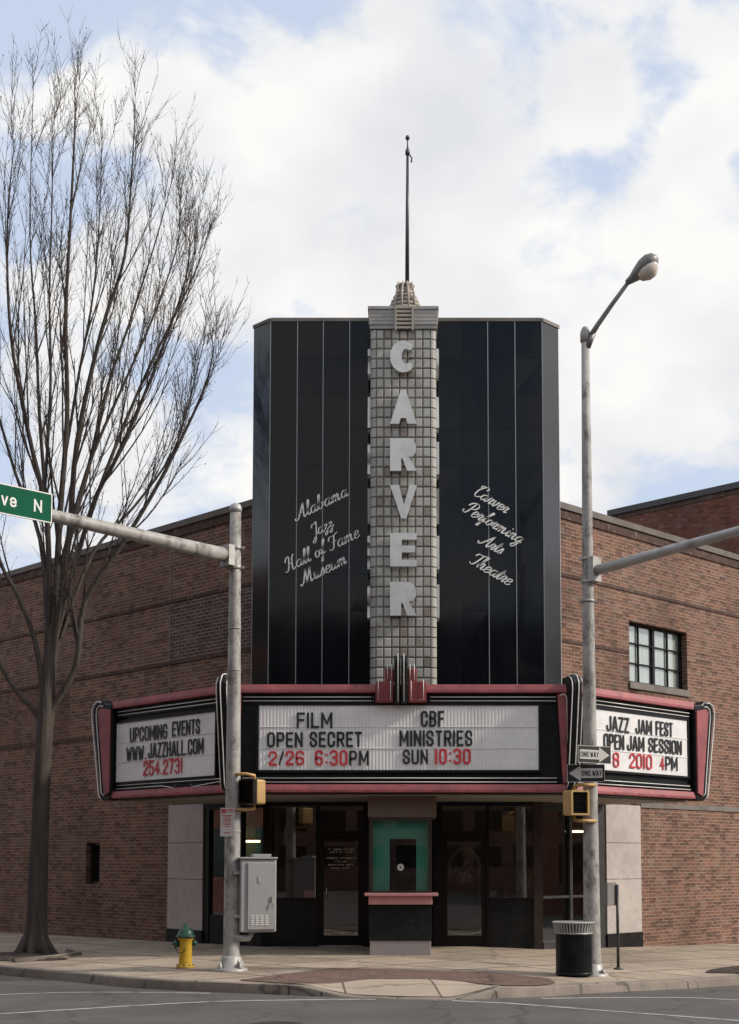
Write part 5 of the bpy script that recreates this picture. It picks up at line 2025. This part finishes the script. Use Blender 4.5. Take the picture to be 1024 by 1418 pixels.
# the head lies along the arm, flattened, looking down and out towards the street
hx = (ax + Vector((.25, -.10, -.25))).normalized()
hs = hx.cross(Vector((0, 0, 1))).normalized()
hu = hs.cross(hx).normalized()


def ellring(c, ru, rs, n=16): return [c + hu * ru * sin(2 * pi * k / n) + hs * rs * cos(2 * pi * k / n) for k in range(n)]


mb = MB()
prev = None
secs = [(-.06, .045, .045, 0), (.05, .07, .075, 0), (.17, .11, .125, .015), (.30, .14, .17, .035), (.42, .14, .175, .045), (.52, .10, .135, .045), (.57, .03, .045, .04)]
rings = [[mb.bm.verts.new(p) for p in ellring(A1 + hx * t + hu * off, ru, rs)] for t, ru, rs, off in secs]
for r0, r1 in zip(rings, rings[1:]):
    for k in range(16):
        f_ = mb.bm.faces.new((r0[k], r0[(k + 1) % 16], r1[(k + 1) % 16], r1[k]))
        f_.smooth = True
mb.bm.faces.new(rings[0])
mb.bm.faces.new(rings[-1])
lh = mb.build('lamp_head', M['lamp_shell'], rp_)
mb = MB()
secs = [(.13, .02, .04, -.05), (.17, .08, .105, -.062), (.28, .13, .155, -.07), (.39, .13, .155, -.07), (.48, .08, .105, -.05), (.52, .02, .04, -.03)]
rings = [[mb.bm.verts.new(p) for p in ellring(A1 + hx * t + hu * off, ru, rs)] for t, ru, rs, off in secs]
for r0, r1 in zip(rings, rings[1:]):
    for k in range(16):
        f_ = mb.bm.faces.new((r0[k], r0[(k + 1) % 16], r1[(k + 1) % 16], r1[k]))
        f_.smooth = True
mb.bm.faces.new(rings[0])
mb.bm.faces.new(rings[-1])
mb.build('lens', M['lens'], lh)
# signal arm of the right mast
dR = Vector((S2, -S2, 0))
mb = MB()
a0 = Vector((RP.x, RP.y, 6.50))
mb.tube([a0 + dR * .05, a0 + dR * 1.4 + Vector((0, 0, .10)), a0 + dR * 4.0 + Vector((0, 0, .30)), a0 + dR * 8 + Vector((0, 0, .55))], [.088, .08, .066, .05], 16)
mb.build('signal_arm', M['steel'], rp_)
mb = MB()
for z in (6.72, 6.34, 6.02):
    mb.lathe((RP.x, RP.y, z), [(.102, -.02), (.112, -.018), (.112, .018), (.102, .02)], 18)
    for s_ in (-1, 1):
        mb.box(Frame((RP.x, RP.y, 0), (1, 0, 0), (0, -1, 0)), s_ * .10, s_ * .15, .02, .05, z - .02, z + .02)
mb.box(Frame((RP.x, RP.y, 0), dR, (S2, S2, 0)), .08, .19, -.11, .11, 6.33, 6.73)
mb.build('clamp', M['steel'], rp_)


# one way signs
def one_way(label, c, ang, right, wd, ht):
    t = thing('one_way_sign', label, 'sign', c, 0, 'one way signs')
    a = R(ang)
    f = Frame((c[0], c[1], c[2]), (cos(a), sin(a), 0), (sin(a), -cos(a), 0))
    p = MB().box(f, -wd / 2, wd / 2, -.01, 0, -ht / 2, ht / 2).build('sign_panel', M['sign_black'], t)
    m_ = MB()
    e = .008
    for bx in ((-wd / 2, wd / 2, -ht / 2, -ht / 2 + e), (-wd / 2, wd / 2, ht / 2 - e, ht / 2), (-wd / 2, -wd / 2 + e, -ht / 2 + e, ht / 2 - e), (wd / 2 - e, wd / 2, -ht / 2 + e, ht / 2 - e)):
        m_.box(f, bx[0], bx[1], .0005, .002, bx[2], bx[3])
    s = 1 if right else -1
    h2, x0, xt = ht * .27, .14 * wd, .45 * wd
    m_.plate(f, [(-s * .44 * wd, -h2), (s * x0, -h2), (s * x0, -ht * .44), (s * xt, 0), (s * x0, ht * .44), (s * x0, h2), (-s * .44 * wd, h2)], .0005, .002)
    m_.build('arrow', M['sign_white'], p)
    m_ = MB()
    ua, ub = (-.42 * wd, .12 * wd) if right else (-.12 * wd, .42 * wd)
    mid = ua + (ub - ua) * .5
    put_text(m_, f, 'ONE', ua, mid - .012, -ht * .15, ht * .15, .0022, .004)
    put_text(m_, f, 'WAY', mid + .012, ub, -ht * .15, ht * .15, .0022, .004)
    m_.build('lettering', M['sign_black'], p)
    m_ = MB()
    m_.box(f, -.02, .02, -.06, -.01, -ht / 2 + .02, ht / 2 - .02)
    m_.build('bracket', M['steel'], t)


one_way('black one way sign with white arrow pointing right, upper on the right mast', (3.165, 21.72, 3.472), 32, True, .69, .28)
one_way('black one way sign with white arrow pointing left, lower on the right mast', (3.02, 21.70, 3.172), -6, False, .60, .285)

# ------------------------------------------------------------------ litter bin
BC = Vector((2.80, 21.70, gz(2.80)))
lb = thing('litter_bin', 'round black slatted litter bin with flared silver rim beside the right mast', 'litter bin', tuple(BC))
MB().lathe(BC, [(.25, .03), (.265, .05), (.275, .66), (.26, .66), (.25, .06), (0, .05)], 28).build('liner', M['black'], lb)
mb = MB()
for k in range(36):
    a = 2 * pi * k / 36
    c_, s_ = cos(a), sin(a)
    fr = Frame(BC, (-s_, c_, 0), (c_, s_, 0))
    mb.box(fr, -.020, .020, .268, .288, .04, .68)
for z in (.05, .66):
    mb.lathe(BC, [(.286, z - .02), (.296, z - .018), (.296, z + .018), (.286, z + .02)], 30)
mb.build('slats', M['black'], lb)
mb = MB()
mb.lathe(BC, [(.27, .66), (.295, .67), (.30, .69), (.27, .70)], 30)
mb.lathe(BC, [(.33, .835), (.345, .84), (.35, .855), (.335, .862), (.322, .85)], 30)
for k in range(40):
    a = 2 * pi * k / 40
    c_, s_ = cos(a), sin(a)
    fr = Frame(BC, (-s_, c_, 0), (c_, s_, 0))
    mb.prism([fr(u, n, .685) for u, n in ((-.012, .28), (.012, .28), (.012, .294), (-.012, .294))], [fr(u, n, .85) for u, n in ((-.012, .322), (.012, .322), (.012, .34), (-.012, .34))])
mb.build('rim', M['steel'], lb)
MB().lathe(BC, [(.2, 0), (.2, .04), (.1, .05), (0, .05)], 16).build('foot', M['dark_steel'], lb)

# sign post seen edge on
sp = thing('sign_post', 'thin dark post with a small box seen edge on beside the right stone panel', 'post', (3.79, 23.5, gz(3.79)))
MB().tube([(3.79, 23.5, gz(3.79) - .05), (3.79, 23.5, 1.36)], .026, 8).build('post', M['dark_steel'], sp)
pa = R(48)
f = Frame((3.79, 23.5, 0), (cos(pa), sin(pa), 0), (sin(pa), -cos(pa), 0))
MB().box(f, -.26, .02, -.09, -.03, 1.0, 1.40).build('box', M['sign_grey'], sp, bevel=.01)
MB().lathe((3.79, 23.5, gz(3.79)), [(.09, 0), (.09, .012), (.04, .03), (.03, .05)], 12).build('base_plate', M['dark_steel'], sp)

# ------------------------------------------------------------------ fire hydrant
HC = Vector((-3.555, 22.9, gz(-3.55)))
hy = thing('fire_hydrant', 'yellow fire hydrant with dark green top and caps near the left kerb', 'fire hydrant', tuple(HC))
MB().lathe(HC, [(.15, 0), (.15, .035), (.12, .04), (.118, .06), (.112, .10), (.108, .30), (.112, .36), (.118, .46), (.135, .48), (.135, .51), (.10, .515)], 22).build('barrel', M['hyd_yellow'], hy)
bn = MB().lathe(HC, [(.165, .505), (.165, .535), (.14, .545), (.13, .60), (.09, .655), (.05, .675), (.05, .685), (.035, .69), (.035, .735), (0, .74)], 22).build('bonnet', M['hyd_green'], hy)
for nm, dv, rr, ln, zz in (('nozzle_cap', Vector((-1, -.25, 0)), .066, .19, .40), ('nozzle_cap', Vector((1, .25, 0)), .060, .17, .41), ('nozzle_cap', Vector((.4, -1, 0)), .075, .16, .38)):
    dv = dv.normalized()
    c = HC + Vector((0, 0, zz))
    if nm == 'nozzle_cap' and rr == .075: continue
    m_ = MB()
    m_.tube([c + dv * .09, c + dv * (ln - .05), c + dv * (ln - .05), c + dv * ln, c + dv * ln, c + dv * (ln + .03)], [rr * .8, rr * .8, rr, rr, rr * .4, rr * .4], 14)
    m_.build(nm, M['hyd_green'], hy)
mb = MB()
for k in range(8):
    a = 2 * pi * k / 8
    mb.lathe(HC + Vector((.135 * cos(a), .135 * sin(a), .035)), [(.012, 0), (.012, .02), (0, .022)], 6)
    mb.lathe(HC + Vector((.150 * cos(a), .150 * sin(a), .535)), [(.010, 0), (.010, .016), (0, .018)], 6)
mb.build('bolts', M['hyd_green'], hy)
mb = MB()
mb.tube([HC + Vector((-.17, -.10, .40)), HC + Vector((-.12, -.13, .27)), HC + Vector((-.03, -.14, .25)), HC + Vector((.02, -.125, .33))], .008, 5)
mb.build('chain', M['dark_steel'], hy)

# ------------------------------------------------------------------ taller brick building behind on the right
bb = thing('brick_building', 'taller red brick building rising behind the theatre roof on the right', 'building', (12, 50, 0))
f58 = Frame((8.0, 50.0, 0), (S2, -S2, 0), (-S2, -S2, 0))
mb = MB()
mb.box(f58, 0, 9.5, -9, 0, -1.2, 14.45)
mb.build('wall', M['brick_red'], bb)
mb = MB()
mb.box(f58, -.02, 9.52, -9.02, .03, 14.45, 14.62)
mb.build('brick_band', M['brick_dark'], bb)
MB().box(f58, -.10, 9.6, -9.1, .10, 14.62, 14.84).build('coping', M['dark_steel'], bb)

# ------------------------------------------------------------------ the other side of the street, seen only as reflections
def street_block(x0, x1, y0, y1, h, label, mat, cols, rows_, band_):
    t = thing('street_building', label, 'building', ((x0 + x1) / 2, y1, 0))
    f = Frame((x0, y1, 0), (1, 0, 0), (0, 1, 0))
    MB().box(f, 0, x1 - x0, -(y1 - y0), 0, -.5, h).build('wall', mat, t)
    m_ = MB()
    wx = (x1 - x0) / cols
    hz = (h - 1) / rows_
    for i in range(cols):
        for j in range(rows_):
            m_.box(f, wx * (i + .15), wx * (i + .85), .001, .03, .5 + hz * (j + band_), .5 + hz * (j + .92))
    m_.build('windows', M['far_glass'], t)
    MB().box(f, -.1, x1 - x0 + .1, -(y1 - y0) - .1, .12, h, h + .35).build('coping', M['coping'], t)


street_block(-44, -8, -42, -26, 16, 'brown brick building across the street, mirrored in the entrance glass', M['brick'], 9, 4, .3)
street_block(-7.9, 21.9, -44, -30, 17, 'brick office block across the street, mirrored in the dark tower glass', M['brick'], 12, 7, .35)
street_block(22, 60, -34, -6, 15, 'low brick shop across the right street, mirrored in the side glass', M['brick_red'], 9, 4, .3)

t = thing('street_building', 'unseen dark brick building across the left street, added to darken the left wall and tower side', 'building', (-25, 21, 0))
f = Frame((0, -4, 0), (S2, -S2, 0), (S2, S2, 0))  # out of view, added to shade the left wall and its glass
MB().box(f, -62, -13, -14, 0, -.8, 15).build('wall', M['brick_red'], t)
mb = MB()
for i in range(14):
    for j in range(4):
        mb.box(f, -61 + i * 3.4, -59 + i * 3.4, .001, .03, 1.0 + j * 3.5, 3.2 + j * 3.5)
mb.build('windows', M['far_glass'], t)


t = thing('street_building', 'long low brick building far down the right street, mirrored in the right lobby window', 'building', (62, 35, 0))
f = Frame((60, 80, 0), (0, -1, 0), (-1, 0, 0))
MB().box(f, 0, 90, -10, 0, -2.5, 9).build('wall', M['brick_red'], t)
mb = MB()
for i in range(18):
    for j in range(2):
        mb.box(f, 2 + i * 5, 4.6 + i * 5, .001, .03, .2 + j * 4, 2.8 + j * 4)
mb.build('windows', M['far_glass'], t)
t2 = copy_tree(tree)
t2.location = (36, 33, gz(36))
t2['label'] = 'second leafless tree down the right street, mirrored in the right lobby window'


# ------------------------------------------------------------------ give every separate piece of these parts an object of its own
def split_islands(o):
    bm = bmesh.new()
    bm.from_mesh(o.data)
    seen, isl = set(), []
    for v in bm.verts:
        if v in seen: continue
        st, g = [v], []
        seen.add(v)
        while st:
            a = st.pop()
            g.append(a)
            for e in a.link_edges:
                b = e.other_vert(a)
                if b not in seen:
                    seen.add(b)
                    st.append(b)
        isl.append([x.index for x in g])
    bm.free()
    if len(isl) < 2 or len(isl) > 40: return
    for k, ids in enumerate(isl):
        keep = set(ids)
        b2 = bmesh.new()
        b2.from_mesh(o.data)
        b2.verts.ensure_lookup_table()
        bmesh.ops.delete(b2, geom=[v for v in b2.verts if v.index not in keep], context='VERTS')
        me = bpy.data.meshes.new(o.data.name)
        b2.to_mesh(me)
        b2.free()
        me.materials.append(o.data.materials[0])
        n = o.copy()
        n.data = me
        C.objects.link(n)
    bpy.data.objects.remove(o)


for o in list(SC.objects):
    if o.type == 'MESH' and o.name.split('.')[0] in {
            'moulding', 'ornament_block', 'corner_panel', 'bracket', 'letter_bracket', 'clamp', 'strap', 'tower_return', 'brick_band', 'bolt', 'bolts',
            'letter_rail', 'lobby_partition', 'rear_wall', 'hanger', 'panel_joint'} and not o.children:
        split_islands(o)
